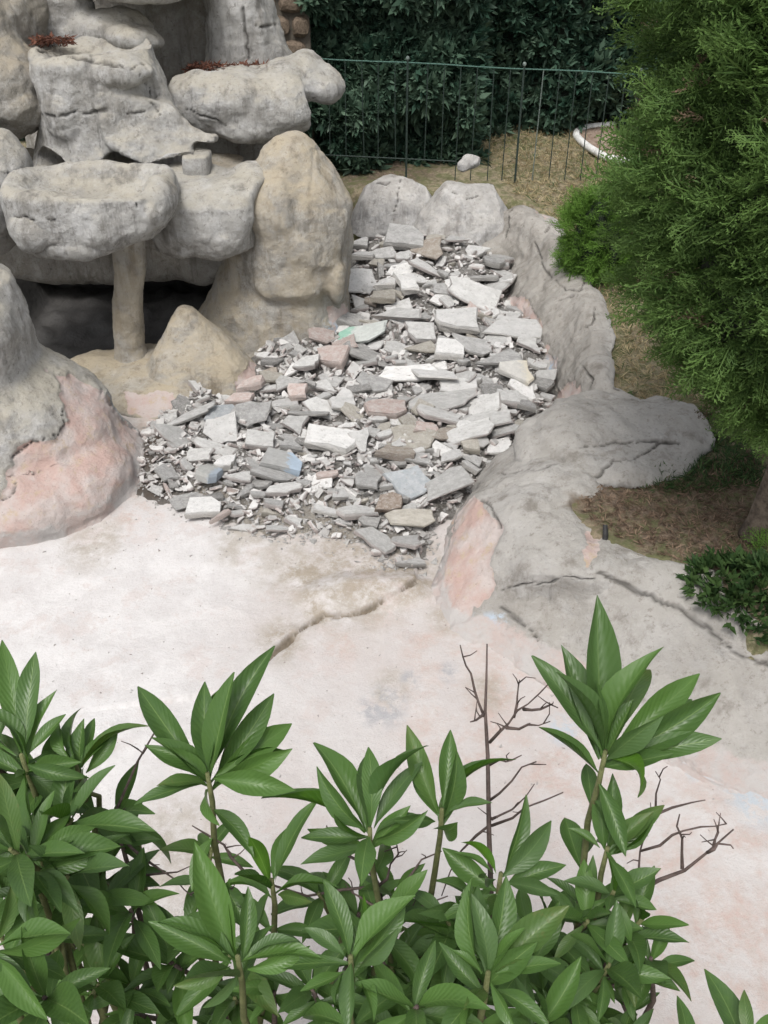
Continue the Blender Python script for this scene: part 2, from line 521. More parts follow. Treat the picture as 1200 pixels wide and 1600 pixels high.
MAT['kerb'] = plain('white_kerb', (0.55, 0.55, 0.53), (0.74, 0.74, 0.72), 14, 0.85)
MAT['bedsoil'] = plain('reddish_bed_soil', (0.22, 0.15, 0.11), (0.34, 0.27, 0.22), 20, 1.0, 0.8)
MAT['brownstone'] = plain('brown_stone', (0.13, 0.10, 0.07), (0.26, 0.20, 0.15), 9, 0.95, 0.8)
MAT['mortar'] = plain('stone_wall_mortar', (0.11, 0.095, 0.08), (0.18, 0.16, 0.13), 14, 1.0)
MAT['dark'] = plain('dark_metal', (0.012, 0.012, 0.012), (0.03, 0.03, 0.03), 30, 0.5)

# ------------------------------------------------------------------ sculpted-rock builder
def loft(rings, n=40, cap=True):
    """rings: (cx, cy, z, rx, ry[, power]); closed solid"""
    V = []
    a = np.linspace(0, 2 * math.pi, n, endpoint=False)
    for r in rings:
        cx, cy, z, rx, ry = r[:5]
        p = 2.0 / (r[5] if len(r) > 5 else 2.3)
        x = np.sign(np.cos(a)) * np.abs(np.cos(a)) ** p
        y = np.sign(np.sin(a)) * np.abs(np.sin(a)) ** p
        V.append(np.stack([cx + rx * x, cy + ry * y, np.full(n, z)], 1))
    V = np.concatenate(V)
    m = len(rings)
    F = []
    for i in range(m - 1):
        for j in range(n):
            j2 = (j + 1) % n
            F.append((i * n + j, i * n + j2, (i + 1) * n + j2, (i + 1) * n + j))
    F.append(tuple(reversed(range(n))))
    F.append(tuple(range((m - 1) * n, m * n)))
    return V, F

def ellipsoid(c, r, rot=(0, 0, 0), n=20):
    a = np.linspace(0, 2 * math.pi, 2 * n, endpoint=False)
    V, F = [(0, 0, -1)], []
    for i in range(1, n):
        t = math.pi * i / n - math.pi / 2
        for b in a:
            V.append((math.cos(t) * math.cos(b), math.cos(t) * math.sin(b), math.sin(t)))
    V.append((0, 0, 1))
    N = 2 * n
    for j in range(N):
        F.append((0, 1 + (j + 1) % N, 1 + j))
    for i in range(n - 2):
        for j in range(N):
            a0, b0 = 1 + i * N + j, 1 + i * N + (j + 1) % N
            F.append((a0, b0, b0 + N, a0 + N))
    top = len(V) - 1
    for j in range(N):
        F.append((top, 1 + (n - 2) * N + j, 1 + (n - 2) * N + (j + 1) % N))
    Rm = np.array(Euler([R(q) for q in rot]).to_matrix())
    V = (np.array(V) * np.array(r)) @ Rm.T + np.array(c)
    return V, F

def tube_pts(pts, radii, n=14):
    """closed tube through points"""
    pts = [Vector(p) for p in pts]
    V, F = [], []
    up = Vector((0, 0, 1))
    prev = None
    for i, p in enumerate(pts):
        d = (pts[min(i + 1, len(pts) - 1)] - pts[max(i - 1, 0)]).normalized()
        if prev is None:
            ref = up if abs(d.z) < 0.9 else Vector((1, 0, 0))
            u = d.cross(ref).normalized()
        else:
            u = (prev - d * prev.dot(d)).normalized()
        prev = u
        w = d.cross(u)
        for j in range(n):
            a = 2 * math.pi * j / n
            V.append(p + (u * math.cos(a) + w * math.sin(a)) * radii[i])
    m = len(pts)
    for i in range(m - 1):
        for j in range(n):
            j2 = (j + 1) % n
            F.append((i * n + j, i * n + j2, (i + 1) * n + j2, (i + 1) * n + j))
    F.append(tuple(reversed(range(n))))
    F.append(tuple(range((m - 1) * n, m * n)))
    return np.array([tuple(v) for v in V]), F

def join(prims):
    V, F, o = [], [], 0
    for v, f in prims:
        V.append(v)
        F += [tuple(i + o for i in q) for q in f]
        o += len(v)
    return np.concatenate(V), F

def tmp_obj(V, F):
    me = bpy.data.meshes.new('tmp')
    me.from_pydata([tuple(map(float, v)) for v in V], [], F)
    o = bpy.data.objects.new('tmp', me)
    COL.objects.link(o)
    return o

def surface_marks(me, cracks=(), peel=(), peel_depth=0.012, blue=(), dirt=(), cw=0.0052, cd=0.018):
    """cracks cut into the surface and patches where the coat has come away; marks are given where they sit in the survey photo"""
    co = get_co(me)
    no = get_no(me)
    crack = np.zeros(len(co))
    px = project(co)
    view = co - np.array([0, 0, CAM_H])
    facing = (view * no).sum(1) < 0.05 * np.linalg.norm(view, axis=1)
    if cracks:
        bvh = BVHTree.FromPolygons([tuple(c) for c in co], [tuple(p.vertices) for p in me.polygons])
        for spec in cracks:
            pl, wmul = (spec['pts'], spec.get('w', 1.0)) if isinstance(spec, dict) else (spec, 1.0)
            # densify and wobble
            q = []
            for a, b in zip(pl[:-1], pl[1:]):
                n = max(2, int(math.dist(a, b) / 8))
                for t in range(n):
                    q.append((a[0] + (b[0] - a[0]) * t / n + random.uniform(-2.6, 2.6), a[1] + (b[1] - a[1]) * t / n + random.uniform(-2.8, 2.8)))
            q.append(pl[-1])
            hit = []
            for p in q:
                h = bvh.ray_cast(Vector((0, 0, CAM_H)), Vector(ray(*p)).normalized())
                if h[0] is not None:
                    hit.append(tuple(h[0]))
            if len(hit) > 1:
                d = seg_dist(co, hit)
                w = cw * wmul * np.clip(1 + 1.1 * pnoise(co * 7), .6, 2)
                m = 1 - sstep(w * 0.45, w * 1.5, d)
                crack = np.maximum(crack, m)
    pe = np.zeros(len(co))
    for poly in peel:
        d = sdist(px, poly) + 9 * fbm(co * 7, 3) + 4 * pnoise(co * 31)
        pe = np.maximum(pe, np.where(facing, sstep(-5, 5, d), 0))
    bl = np.zeros(len(co))
    for poly in blue:
        bl = np.maximum(bl, np.where(facing, sstep(-6, 8, sdist(px, poly)), 0))
    di = np.zeros(len(co))
    for poly in dirt:
        di = np.maximum(di, np.where(facing, sstep(-10, 10, sdist(px, poly) + 12 * fbm(co * 9, 3)), 0))
    co = co - no * (crack * cd + pe * peel_depth)[:, None]
    me.vertices.foreach_set('co', co.astype(np.float32).ravel())
    me.update()
    attr(me, 'crack', np.clip(crack * 0.75, 0, 1))
    attr(me, 'peel', pe)
    attr(me, 'blue', bl)
    attr(me, 'dirt', di)
    attr(me, 'tan', sstep(0.15, 0.8, no[:, 2]))

def rock(name, prims, mat, parent=None, voxel=0.014, facet=0, smooth=10, disp=((1.7, 0.045), (4.5, 0.014), (13, 0.006)), ridge=0.0, cuts=(), **marks):
    o = tmp_obj(*join(prims))
    m = o.modifiers.new('r', 'REMESH')
    m.mode = 'VOXEL'
    m.voxel_size = voxel
    tmp = [o]
    for c in cuts:
        co_ = tmp_obj(*c)
        tmp.append(co_)
        b = o.modifiers.new('b', 'BOOLEAN')
        b.operation = 'DIFFERENCE'
        b.object = co_
        b.solver = 'EXACT'
    if cuts:
        m = o.modifiers.new('r2', 'REMESH')
        m.mode = 'VOXEL'
        m.voxel_size = voxel
    s = o.modifiers.new('s', 'SMOOTH')
    s.factor = 0.6
    s.iterations = smooth
    dg = bpy.context.evaluated_depsgraph_get()
    me = bpy.data.meshes.new_from_object(o.evaluated_get(dg))
    for t in tmp:
        old = t.data
        bpy.data.objects.remove(t)
        bpy.data.meshes.remove(old)
    me.name = name
    co, no = get_co(me), get_no(me)
    if facet:                      # trowelled flats with soft edges
        fr = np.random.default_rng(len(co))
        for _ in range(facet):
            dr = fr.normal(size=3)
            dr /= np.linalg.norm(dr)
            pj = co @ dr
            thr = np.quantile(pj, fr.uniform(.93, .98))
            co = co - dr * (np.maximum(0, pj - thr) * .85)[:, None]
        me.vertices.foreach_set('co', co.astype(np.float32).ravel())
        me.update()
        no = get_no(me)
    h = np.zeros(len(co))
    for f, a in disp:
        h += a * (0.9 if f < 3.2 else 0.55 if f < 9 else 0.55) * fbm(co * f + 5.1, 2)
    h += 0.0022 * fbm(co * 45, 2)
    if ridge:
        w = co * np.array([3.2, 3.2, 1.0]) + 0.5 * np.stack([pnoise(co * 3), pnoise(co * 3 + 9), 0 * co[:, 0]], 1)
        h -= 0.6 * ridge * (1 - np.abs(pnoise(w))) ** 6
    co = co + no * h[:, None]
    me.vertices.foreach_set('co', co.astype(np.float32).ravel())
    me.polygons.foreach_set('use_smooth', np.ones(len(me.polygons), bool))
    me.materials.clear()
    me.update()
    surface_marks(me, **marks)
    return link(name, me, mat, parent)

def ring_px(x0, x1, py, Y, ry, p=2.3):
    """a loft ring whose left/right silhouette is seen at x0..x1 on row py when it stands at distance Y"""
    a, b = WY(x0, py, Y), WY(x1, py, Y)
    return ((a[0] + b[0]) / 2, Y, a[2], (b[0] - a[0]) / 2, ry, p)

# ------------------------------------------------------------------ basin outline (garden edge of the pool), world xy
CREST_PX = [(835, 315), (885, 365), (925, 435), (958, 505), (955, 560), (962, 605), (1010, 640), (1000, 720), (925, 765), (893, 785), (940, 832), (1010, 862), (1110, 890), (1200, 995), (1330, 1030), (1500, 1080)]
crest_w = [WZ(x, y, 0.43)[:2] for x, y in CREST_PX]
basin = [(-6.0, 8.6), (-0.9, 8.25), (0.2, 8.25), (0.75, 8.15)] + [tuple(p + np.array([-0.05, 0.0])) for p in crest_w] + [(4.6, 2.0), (4.6, 1.25), (-6.0, 1.25)]
basin = np.array(basin)

def heightgrid(name, xs, ys, zfun, mat, attrs, keep=None):
    X, Y = np.meshgrid(xs, ys, indexing='ij')
    P = np.stack([X.ravel(), Y.ravel()], 1)
    z = zfun(P)
    V = np.column_stack([P, z])
    F = grid_faces(len(xs), len(ys))
    if keep is not None:
        kk = keep(P)
        F = F[kk[F].all(1)]
    me = mesh_np(name, V, F)
    for nme, fn in attrs.items():
        attr(me, nme, fn(P))
    return link(name, me, mat)

def blob(P, pts, z=0.0):
    """soft patches: (px, py, radius_px)"""
    o = np.zeros(len(P))
    for x, y, r in pts:
        c = WZ(x, y, z)[:2]
        e = WZ(x + r, y, z)[:2]
        rad = abs(e[0] - c[0])
        d = np.linalg.norm((P - c) / np.array([rad, rad * 1.35]), axis=1)
        o = np.maximum(o, 1 - sstep(0.3, 1.15, d))
    return o

# ---- pool floor
GROOVE = [(650, 918), (615, 938), (580, 952), (545, 962), (508, 962), (480, 975), (455, 995), (425, 1022), (392, 1052), (360, 1085)]
groove_w = np.array([WZ(x, y)[:2] for x, y in GROOVE])
groove_wide = np.array([WZ(x, y)[:2] for x, y in GROOVE[6:10]])
LIP = [(505, 935), (540, 925), (600, 925), (640, 920)]
pit = np.array([(-3.4, 5.95), (-1.05, 5.95), (-1.0, 9.0), (-3.4, 9.0)])

def crack_mask(P):
    w = 0.005 + 0.004 * (0.5 + pnoise(np.column_stack([P * 6, np.zeros(len(P))])))
    wob = 0.012 * fbm(np.column_stack([P * 9, np.zeros(len(P))]), 3)
    m = 1 - sstep(w * 0.5, w * 1.6, np.abs(seg_dist(P, groove_w) + wob))
    m2 = 1 - sstep(0.012, 0.026, seg_dist(P, groove_wide) + wob * 1.1)
    return np.clip(np.maximum(m * 0.95, m2 * 0.95), 0, 1)

def floor_z(P):
    q = np.column_stack([P, np.zeros(len(P))])
    z = 0.018 * fbm(q * 1.1, 3) + 0.004 * fbm(q * 7, 3)
    left = inside(P, np.vstack([groove_w, [(-6, 2.2), (-6, 6), (0.3, 6)]]))
    z += np.where(left, 0.022 * (1 - sstep(0.05, 0.9, seg_dist(P, groove_w))), 0)
    z += 0.05 * (1 - sstep(0.0, 0.16, seg_dist(P, np.array([WZ(x, y)[:2] for x, y in LIP]))))
    z -= 0.03 * crack_mask(P)
    return z

floor = heightgrid('pool_floor', np.concatenate([np.arange(-4.4, -1.5, 0.03), np.arange(-1.5, .3, .01), np.arange(.3, 4.61, .025)]), np.concatenate([np.arange(1.3, 2.5, .03), np.arange(2.5, 3.9, .01), np.arange(3.9, 8.4, 0.03)]), floor_z, MAT['floor'], {
    'white': lambda P: np.clip(blob(P, [(60, 960, 330), (250, 880, 230), (150, 1080, 300)]) * 0.9, 0, 1),
    'pink': lambda P: blob(P, [(730, 970, 90), (690, 1010, 80), (800, 1060, 90), (590, 935, 60), (880, 1180, 130), (1150, 1420, 260), (250, 640, 70), (720, 1130, 120), (530, 1000, 40), (220, 800, 60)]),
    'dirt': lambda P: blob(P, [(560, 900, 120), (665, 870, 45), (620, 890, 70), (700, 790, 40), (480, 870, 110), (640, 905, 70), (440, 1000, 55), (500, 940, 60), (380, 850, 60), (700, 960, 45), (240, 700, 120), (150, 850, 60), (140, 857, 25), (610, 1075, 40), (760, 1080, 40), (270, 1330, 110)]) * 0.62 + .3 * blob(P, [(570, 895, 90), (630, 905, 60), (480, 905, 50), (500, 945, 40), (440, 1005, 30)]),
    'grey': lambda P: blob(P, [(603, 1103, 42), (640, 1062, 20), (580, 1110, 30), (780, 942, 26), (700, 1050, 20)]) * 0.8,
    'blue': lambda P: blob(P, [(768, 970, 26), (1175, 1245, 55), (880, 1140, 30), (1090, 1200, 30)]),
    'crack': crack_mask,
}, keep=lambda P: ~inside(P, pit))
floor['kind'] = 'structure'

# ---- garden ground: one sheet out to the horizon, dipping under the pool
def ground_z(P):
    q = np.column_stack([P, np.zeros(len(P))])
    d = sdist(P, basin)
    z = 0.42 + 0.02 * fbm(q * 1.3, 3) + 0.012 * fbm(q * 9, 3)
    return z - 0.95 * sstep(0.0, 0.12, d)

gx = np.concatenate([[-220, -110, -50, -25, -13, -8], np.arange(-6.5, -1.0, 0.16), np.arange(-1.0, 4.4, 0.025), np.arange(4.4, 7, 0.2), [8, 12, 20, 40, 90, 220]])
gy = np.concatenate([[-220, -90, -40, -15, -6, -2, -0.5], np.arange(0, 2.0, 0.1), np.arange(2.0, 10.2, 0.025), [10.5, 11, 12, 14, 18, 30, 60, 120, 240]])
soilb = [(1000, 800, 120), (1090, 830, 110), (930, 770, 70), (1150, 780, 110), (900, 300, 30), (570, 268, 70), (640, 262, 60), (930, 450, 50), (1180, 900, 90)]
ground = heightgrid('ground', gx, gy, ground_z, MAT['ground'], {
    'soil': lambda P: blob(P, soilb, 0.42),
    'green': lambda P: np.maximum(0.75, blob(P, [(1090, 730, 90), (1120, 690, 80), (800, 220, 80), (960, 560, 40)], 0.42)),
})
ground['kind'] = 'structure'

# ------------------------------------------------------------------ right-hand cement bank
def cr_up(A, ku, kv):
    """Catmull-Rom upsampling of a control grid (nu, nv, 3)"""
    def up(A, k):
        n = len(A)
        B = np.concatenate([[2 * A[0] - A[1]], A, [2 * A[-1] - A[-2]]])
        out = []
        for i in range(n - 1):
            p0, p1, p2, p3 = B[i], B[i + 1], B[i + 2], B[i + 3]
            for t in np.arange(k) / k:
                out.append(0.5 * (2 * p1 + (p2 - p0) * t + (2 * p0 - 5 * p1 + 4 * p2 - p3) * t * t + (3 * p1 - p0 - 3 * p2 + p3) * t ** 3))
        out.append(A[-1])
        return np.array(out)
    A = up(A, ku)
    A = up(A.transpose(1, 0, 2), kv).transpose(1, 0, 2)
    return A

ST = [
    [(735, 392, 0.200), (762, 345, 0.340), (800, 322, 0.490), (838, 318, 0.475)],
    [(795, 420, 0.180), (812, 382, 0.340), (848, 362, 0.490), (888, 368, 0.475)],
    [(792, 462, 0.170), (828, 425, 0.340), (880, 408, 0.490), (926, 437, 0.475)],
    [(815, 502, 0.150), (850, 465, 0.340), (905, 448, 0.490), (958, 505, 0.475)],
    [(852, 560, 0.120), (880, 520, 0.340), (920, 500, 0.490), (955, 560, 0.475)],
    [(864, 615, 0.100), (885, 580, 0.320), (925, 565, 0.490), (964, 604, 0.475)],
    [(860, 652, 0.080), (895, 632, 0.300), (950, 620, 0.490), (1010, 630, 0.475)],
    [(800, 700, 0.060), (850, 672, 0.320), (930, 665, 0.520), (1010, 690, 0.460)],
    [(745, 745, 0.050), (812, 712, 0.320), (890, 720, 0.480), (945, 762, 0.430)],
    [(705, 800, 0.030), (752, 765, 0.330), (830, 765, 0.460), (893, 785, 0.440)],
    [(682, 885, 0.000), (740, 835, 0.260), (830, 840, 0.430), (940, 832, 0.440)],
    [(668, 965, -0.010), (758, 905, 0.200), (880, 893, 0.400), (1010, 862, 0.440)],
    [(735, 1015, -0.010), (830, 955, 0.140), (960, 925, 0.350), (1110, 890, 0.440)],
    [(830, 1062, -0.010), (905, 1010, 0.110), (1010, 975, 0.300), (1130, 925, 0.430)],
    [(960, 1152, -0.010), (1010, 1090, 0.100), (1090, 1030, 0.260), (1205, 992, 0.430)],
    [(1060, 1215, -0.010), (1120, 1150, 0.100), (1200, 1085, 0.260), (1335, 1030, 0.430)],
    [(1200, 1278, -0.010), (1270, 1200, 0.100), (1360, 1125, 0.260), (1505, 1080, 0.430)],
    [(1400, 1350, -0.010), (1450, 1270, 0.100), (1550, 1180, 0.260), (1700, 1140, 0.430)],
]
ctrl = []
for st in ST:
    w = [WZ(*p) for p in st]
    out_dir = w[3] - w[0]
    out_dir[2] = 0
    out_dir /= np.linalg.norm(out_dir)
    foot = w[0] - out_dir * 0.06 - np.array([0, 0, 0.2])
    back = w[3] + out_dir * 0.025 - np.array([0, 0, 0.12])
    back2 = w[3] + out_dir * 0.02 - np.array([0, 0, 0.5])
    ctrl.append([foot] + w + [back, back2])
A = cr_up(np.array(ctrl), 30, 26)
nu, nv = A.shape[:2]
me = mesh_np('pool_bank', A.reshape(-1, 3), grid_faces(nu, nv)[:, ::-1])
co, no = get_co(me), get_no(me)
if no[:, 2].mean() < 0:
    me.flip_normals()
    no = get_no(me)
h = 0.03 * fbm(co * 2.1, 2) - .022 * np.abs(pnoise(co * np.array([2.6, 2.6, 1.6]) + 7)) + 0.012 * fbm(co * 5.5, 3) + 0.006 * fbm(co * 17, 2) + .002 * fbm(co * 45, 2)
w = co * np.array([2.2, 2.2, 1.4])
h -= 0.022 * (1 - np.abs(pnoise(w + 3.3))) ** 7
h *= 0.35 + 0.65 * (1 - sstep(3.4, 4.4, -co[:, 1] + 7.6) * 0.55)
me.vertices.foreach_set('co', (co + no * h[:, None]).astype(np.float32).ravel())
me.update()
surface_marks(me,
    cracks=[dict(pts=[(785, 925), (815, 914), (850, 912), (880, 903), (925, 905)], w=.45), dict(pts=[(935, 895), (1000, 925), (1060, 950), (1110, 985), (1150, 1020), (1200, 1040)], w=1.5),
            [(780, 945), (830, 985), (850, 1010)], [(1040, 1160), (1090, 1205), (1150, 1240), (1200, 1260)],
            [(836, 380), (850, 420), (885, 455), (915, 450)], [(850, 362), (862, 350), (880, 345)], [(905, 515), (925, 505), (930, 480)],
            [(770, 740), (830, 735), (880, 722)], dict(pts=[(745, 770), (768, 790), (778, 822)], w=1.2), [(800, 330), (790, 370)], [(870, 470), (900, 462), (915, 435)],
            [(900, 560), (925, 590), (915, 620)]],
    peel=[[(722, 768), (752, 775), (776, 822), (770, 880), (778, 925), (745, 955), (700, 985), (672, 965), (680, 900), (700, 830)],
          [(790, 458), (822, 470), (850, 512), (845, 530), (812, 495)], [(862, 618), (895, 590), (903, 612), (880, 652), (862, 655)],
          [(915, 832), (938, 832), (930, 868), (918, 885)], [(850, 540), (865, 560), (868, 600), (850, 590)], [(760, 985), (820, 1010), (800, 1040), (740, 1010)],
          [(835, 318), (850, 312), (868, 335), (850, 345)]],
    blue=[[(848, 555), (866, 560), (868, 590), (850, 588)], [(740, 960), (790, 955), (795, 985), (745, 990)], [(1120, 1225), (1200, 1240), (1200, 1262), (1140, 1255)]],
    dirt=[[(888, 772), (915, 778), (925, 800), (898, 795)]], peel_depth=0.014)
rimw = np.tile(sstep(.60, .66, np.linspace(0, 1, nv)) * (1 - sstep(.70, .74, np.linspace(0, 1, nv))), nu)
attr(me, 'grime', sstep(4.6, 5.6, co[:, 1] + .35 * fbm(co * 3, 3)) * .8 * (1 - rimw))
attr(me, 'toe', (1 - sstep(.0, .17, co[:, 2])) * sstep(4.5, 3.9, co[:, 1]))
bank = link('pool_bank', me, MAT['bank'])
tag(bank, 'long sculpted grey cement bank curving along the right side of the rubble, pink where chipped', 'pool bank')

# mound of cement spreading over the bank towards the tree
def P3(px, py, z):
    return WZ(px, py, z)
a = P3(960, 690, 0.45)
e1 = ellipsoid(P3(965, 685, .44), (0.43, 0.45, 0.095), (3, 5, 20))
e2 = ellipsoid(P3(1045, 668, .45), (0.27, 0.27, 0.09), (0, 8, -10))
e3 = ellipsoid(P3(900, 690, .40), (0.36, 0.36, 0.12), (0, -8, 0))
e4 = ellipsoid(P3(955, 738, .40), (0.28, 0.17, 0.075), (-12, 0, 8))
mound = rock('mound_rock', [e1, e2, e3, e4], MAT['bank'], facet=0, voxel=0.013, smooth=14, disp=((2.4, 0.04), (6, 0.024), (15, 0.012), (34, 0.005)), ridge=0.008,
             cracks=[[(905, 700), (960, 690), (1010, 690), (1060, 692)], [(930, 745), (960, 720), (1000, 715), (1030, 690)]])
tag(mound, 'wide flat grey cement mound jutting from the bank towards the conifer trunk', 'rock')

# dark pipe end in the bank, by the soil
g = P3(946, 834, 0.44)
vp, fp = tube_pts([g + np.array([0, -.02, -.05]), g + np.array([0.0, 0.0, .0]), g + np.array([0.0, .03, .03])], [.014, .014, .012], 12)
me = bpy.data.meshes.new('pipe_end')
me.from_pydata([tuple(v) for v in vp], [], fp)
tag(link('pipe_end', me, MAT['dark']), 'short black pipe end poking out at the edge of the brown soil', 'pipe')

# ------------------------------------------------------------------ rock waterfall (left)
wf = thing('rock_waterfall', 'tiered grey cement rock waterfall with ledges, pillar and dark grotto', 'rock waterfall', (-1.6, 6.3, 0))
# lower basin
c0 = WY(146, 330, 5.85)
bx = c0[0]
prims = [loft([(bx - .06, 5.87, .965, .30, .20, 3), (bx - .05, 5.86, .985, .38, .255, 3), (bx - .03, 5.85, 1.03, .445, .30, 3), (bx - .01, 5.85, 1.13, .485, .325, 3.2), (bx, 5.86, 1.25, .495, .33, 3.4),
               (bx, 5.86, 1.325, .488, .32, 3.4), (bx, 5.86, 1.35, .465, .30, 3), (bx, 5.88, 1.335, .415, .235, 3), (bx + .0, 5.90, 1.275, .35, .18), (bx, 5.90, 1.25, .2, .1)], 56),
         ellipsoid((bx + .40, 5.78, 1.22), (.11, .22, .16), (0, 6, 0)), ellipsoid((bx - .30, 5.74, 1.13), (.18, .24, .16)), ellipsoid((bx - .10, 5.66, 1.03), (.28, .14, .08))]
rock('lower_basin', prims, MAT['cement'], wf, voxel=.012, smooth=2, disp=((2.0, 0.05), (5, 0.024), (14, 0.011), (32, 0.004)),
     cracks=[dict(pts=[(22, 335), (60, 345), (90, 345)], w=.5), dict(pts=[(208, 300), (214, 330)], w=.5)])
# ledge joining basin and boulder
l0, l1 = WY(262, 330, 6.15), WY(370, 320, 6.2)
lm_ = (l0[0] + l1[0]) / 2
prims = [loft([(lm_, 6.22, .77, .27, .18, 5), (lm_, 6.20, .82, .32, .23, 5), (lm_, 6.19, .95, .335, .25, 5), (lm_, 6.2, 1.12, .34, .25, 5), (lm_ + .03, 6.24, 1.20, .34, .21, 4), (lm_ + .08, 6.30, 1.235, .36, .15, 4)], 56),
         ellipsoid((l1[0] - .06, 6.02, .92), (.13, .10, .12)), ellipsoid((l0[0] + .1, 6.05, .95), (.2, .12, .12)), ellipsoid((l1[0] + .08, 6.34, 1.12), (.2, .2, .16))]
rock('joining_ledge', prims, MAT['cement'], wf, voxel=.012, smooth=2, disp=((2.6, 0.045), (6, 0.024), (15, 0.01)))
# pillar
pb, pt = WY(205, 552, 5.9), WY(200, 388, 5.92)
prims = [loft([(pb[0], 5.9, .02, .16, .15), (pb[0], 5.9, .14, .118, .115), (pb[0], 5.9, .22, .105, .105), ((pb[0] + pt[0]) / 2 - .004, 5.905, .55, .098, .10), (pt[0] + .005, 5.92, .85, .096, .10), (pt[0], 5.92, 1.05, .12, .12)], 32)]
rock('pillar', prims, MAT['boulder'], wf, facet=0, voxel=.011, smooth=4, disp=((3, 0.016), (9, 0.009), (22, 0.004)))
# stump-shaped middle tier
Y0 = 6.75
def plate(pts, off):
    P = [WY(*p) for p in pts]
    n = len(P)
    V = np.array(P + [p + np.array(off) for p in P])
    return V, [tuple(range(n)), tuple(reversed(range(n, 2 * n)))] + [(i, i + n, (i + 1) % n + n, (i + 1) % n) for i in range(n)]
prims = [plate([(150, 150, 6.36), (262, 158, 6.47), (300, 195, 6.42), (340, 212, 6.42), (334, 222, 6.38), (300, 224, 6.34), (306, 243, 6.30), (262, 250, 6.26), (224, 261, 6.22), (196, 240, 6.26), (165, 222, 6.30)], (0, .09, -.03)),
         loft([ring_px(70, 240, 275, Y0, .50), ring_px(58, 300, 245, Y0, .47), ring_px(62, 288, 205, Y0, .42), ring_px(64, 268, 160, Y0, .38), ring_px(52, 255, 115, Y0, .37),
               ring_px(48, 242, 82, Y0, .37), ring_px(58, 236, 71, Y0, .33), ring_px(74, 222, 78, Y0, .27), ring_px(90, 205, 92, Y0, .2)], 48),
         ellipsoid(WY(110, 190, 6.5), (.17, .16, .24)), ellipsoid(WY(180, 110, 6.48), (.26, .12, .08)), ellipsoid(WY(250, 140, 6.6), (.06, .08, .25), (0, -18, 0))]
cut = ellipsoid(WY(183, 262, 6.3), (.10, .35, .125), (0, 35, 0), 12)
cut2 = ellipsoid(WY(85, 275, 6.35), (.22, .3, .10), (0, 25, 0), 12)
rock('stump_tier', prims, MAT['cement'], wf, facet=0, voxel=.012, smooth=2, disp=((2.1, 0.05), (5, 0.026), (14, 0.012), (34, 0.004)), cuts=[cut, cut2], ridge=0.02,
     cracks=[dict(pts=[(62, 82), (95, 88), (130, 92), (165, 100), (205, 107), (225, 100)], w=1.3), dict(pts=[(66, 180), (95, 180), (120, 176), (140, 178), (165, 172)], w=1.5), [(200, 181), (225, 174)], dict(pts=[(218, 115), (232, 140), (240, 165), (262, 190)], w=.8),
             dict(pts=[(240, 150), (248, 148)], w=.7)])
rock('loose_chunk', [loft([(*WY(308, 268, 6.36)[:2], WY(308, 274, 6.36)[2], .085, .09, 6), (*WY(308, 250, 6.36)[:2], WY(308, 238, 6.36)[2], .09, .09, 6)], 20)], MAT['cement'], wf, voxel=.012, smooth=5, disp=((5, 0.02), (12, 0.01)))
# upper ledge slab and knob
y1 = 6.98
u0, u1 = WY(300, 160, y1), WY(470, 165, y1)
prims = [tube_pts([(u0[0] - .1, y1 + .05, u0[2] + .0), (u0[0] + .05, y1, u0[2] + .01), ((u0[0] + u1[0]) / 2, y1 - .03, u0[2] - .01), (u1[0] - .05, y1, u1[2] + .0), (u1[0] + .02, y1 + .02, u1[2] + .01)], [.18, .21, .22, .21, .16], 24),
         ellipsoid((u0[0] + .3, y1 + .15, u0[2] + .05), (.45, .33, .14)), ellipsoid(WY(380, 195, 6.9), (.22, .18, .1))]
rock('upper_ledge', prims, MAT['cement'], wf, voxel=.012, smooth=10, disp=((2.2, 0.045), (6, 0.022), (15, 0.01)), ridge=0.01,
     cracks=[dict(pts=[(290, 170), (330, 185), (360, 200)], w=.7)])
prims = [ellipsoid(WY(455, 125, 7.25), (.24, .26, .15), (0, 5, 0)), ellipsoid(WY(503, 132, 7.25), (.155, .2, .13), (0, 16, 0)), ellipsoid(WY(478, 105, 7.3), (.13, .2, .1))]
rock('ledge_knob', prims, MAT['cement'], wf, voxel=.012, smooth=8, disp=((3, 0.04), (8, 0.018), (18, 0.008)))
# upper shell: right column, recessed back, overhanging top basin, left cheek
prims = [loft([ring_px(318, 462, 125, 7.65, .30), ring_px(325, 455, 90, 7.65, .28), ring_px(326, 440, 40, 7.65, .26), ring_px(315, 422, -20, 7.65, .25), ring_px(300, 400, -90, 7.65, .25)], 36)]
rock('rock_column', prims, MAT['cement'], wf, voxel=.014, smooth=8, disp=((2.2, 0.05), (6, 0.03), (15, 0.012)), ridge=0.03, cracks=[[(395, 42), (415, 44), (432, 38)], dict(pts=[(378, 10), (384, 50), (390, 92)], w=1.6)])
prims = [loft([ring_px(20, 480, 420, 8.0, .25, 4), ring_px(40, 470, 190, 8.0, .25, 4), ring_px(60, 380, 130, 8.0, .25, 4), ring_px(60, 350, 60, 8.0, .22, 4), ring_px(40, 345, -160, 8.0, .22, 4)], 36)]
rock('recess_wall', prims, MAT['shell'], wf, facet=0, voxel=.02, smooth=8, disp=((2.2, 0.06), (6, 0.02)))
prims = [ellipsoid(WY(150, 52, 7.25), (.40, .22, .14), (-20, -6, 0)), ellipsoid(WY(75, 20, 7.3), (.3, .25, .3)), ellipsoid(WY(210, 62, 7.1), (.2, .18, .08), (-10, 8, 0))]
rock('back_shelf', prims, MAT['cement'], wf, voxel=.014, smooth=8, disp=((2.2, 0.05), (6, 0.03), (15, 0.01)))
zt = WY(200, 0, 7.2)[2]
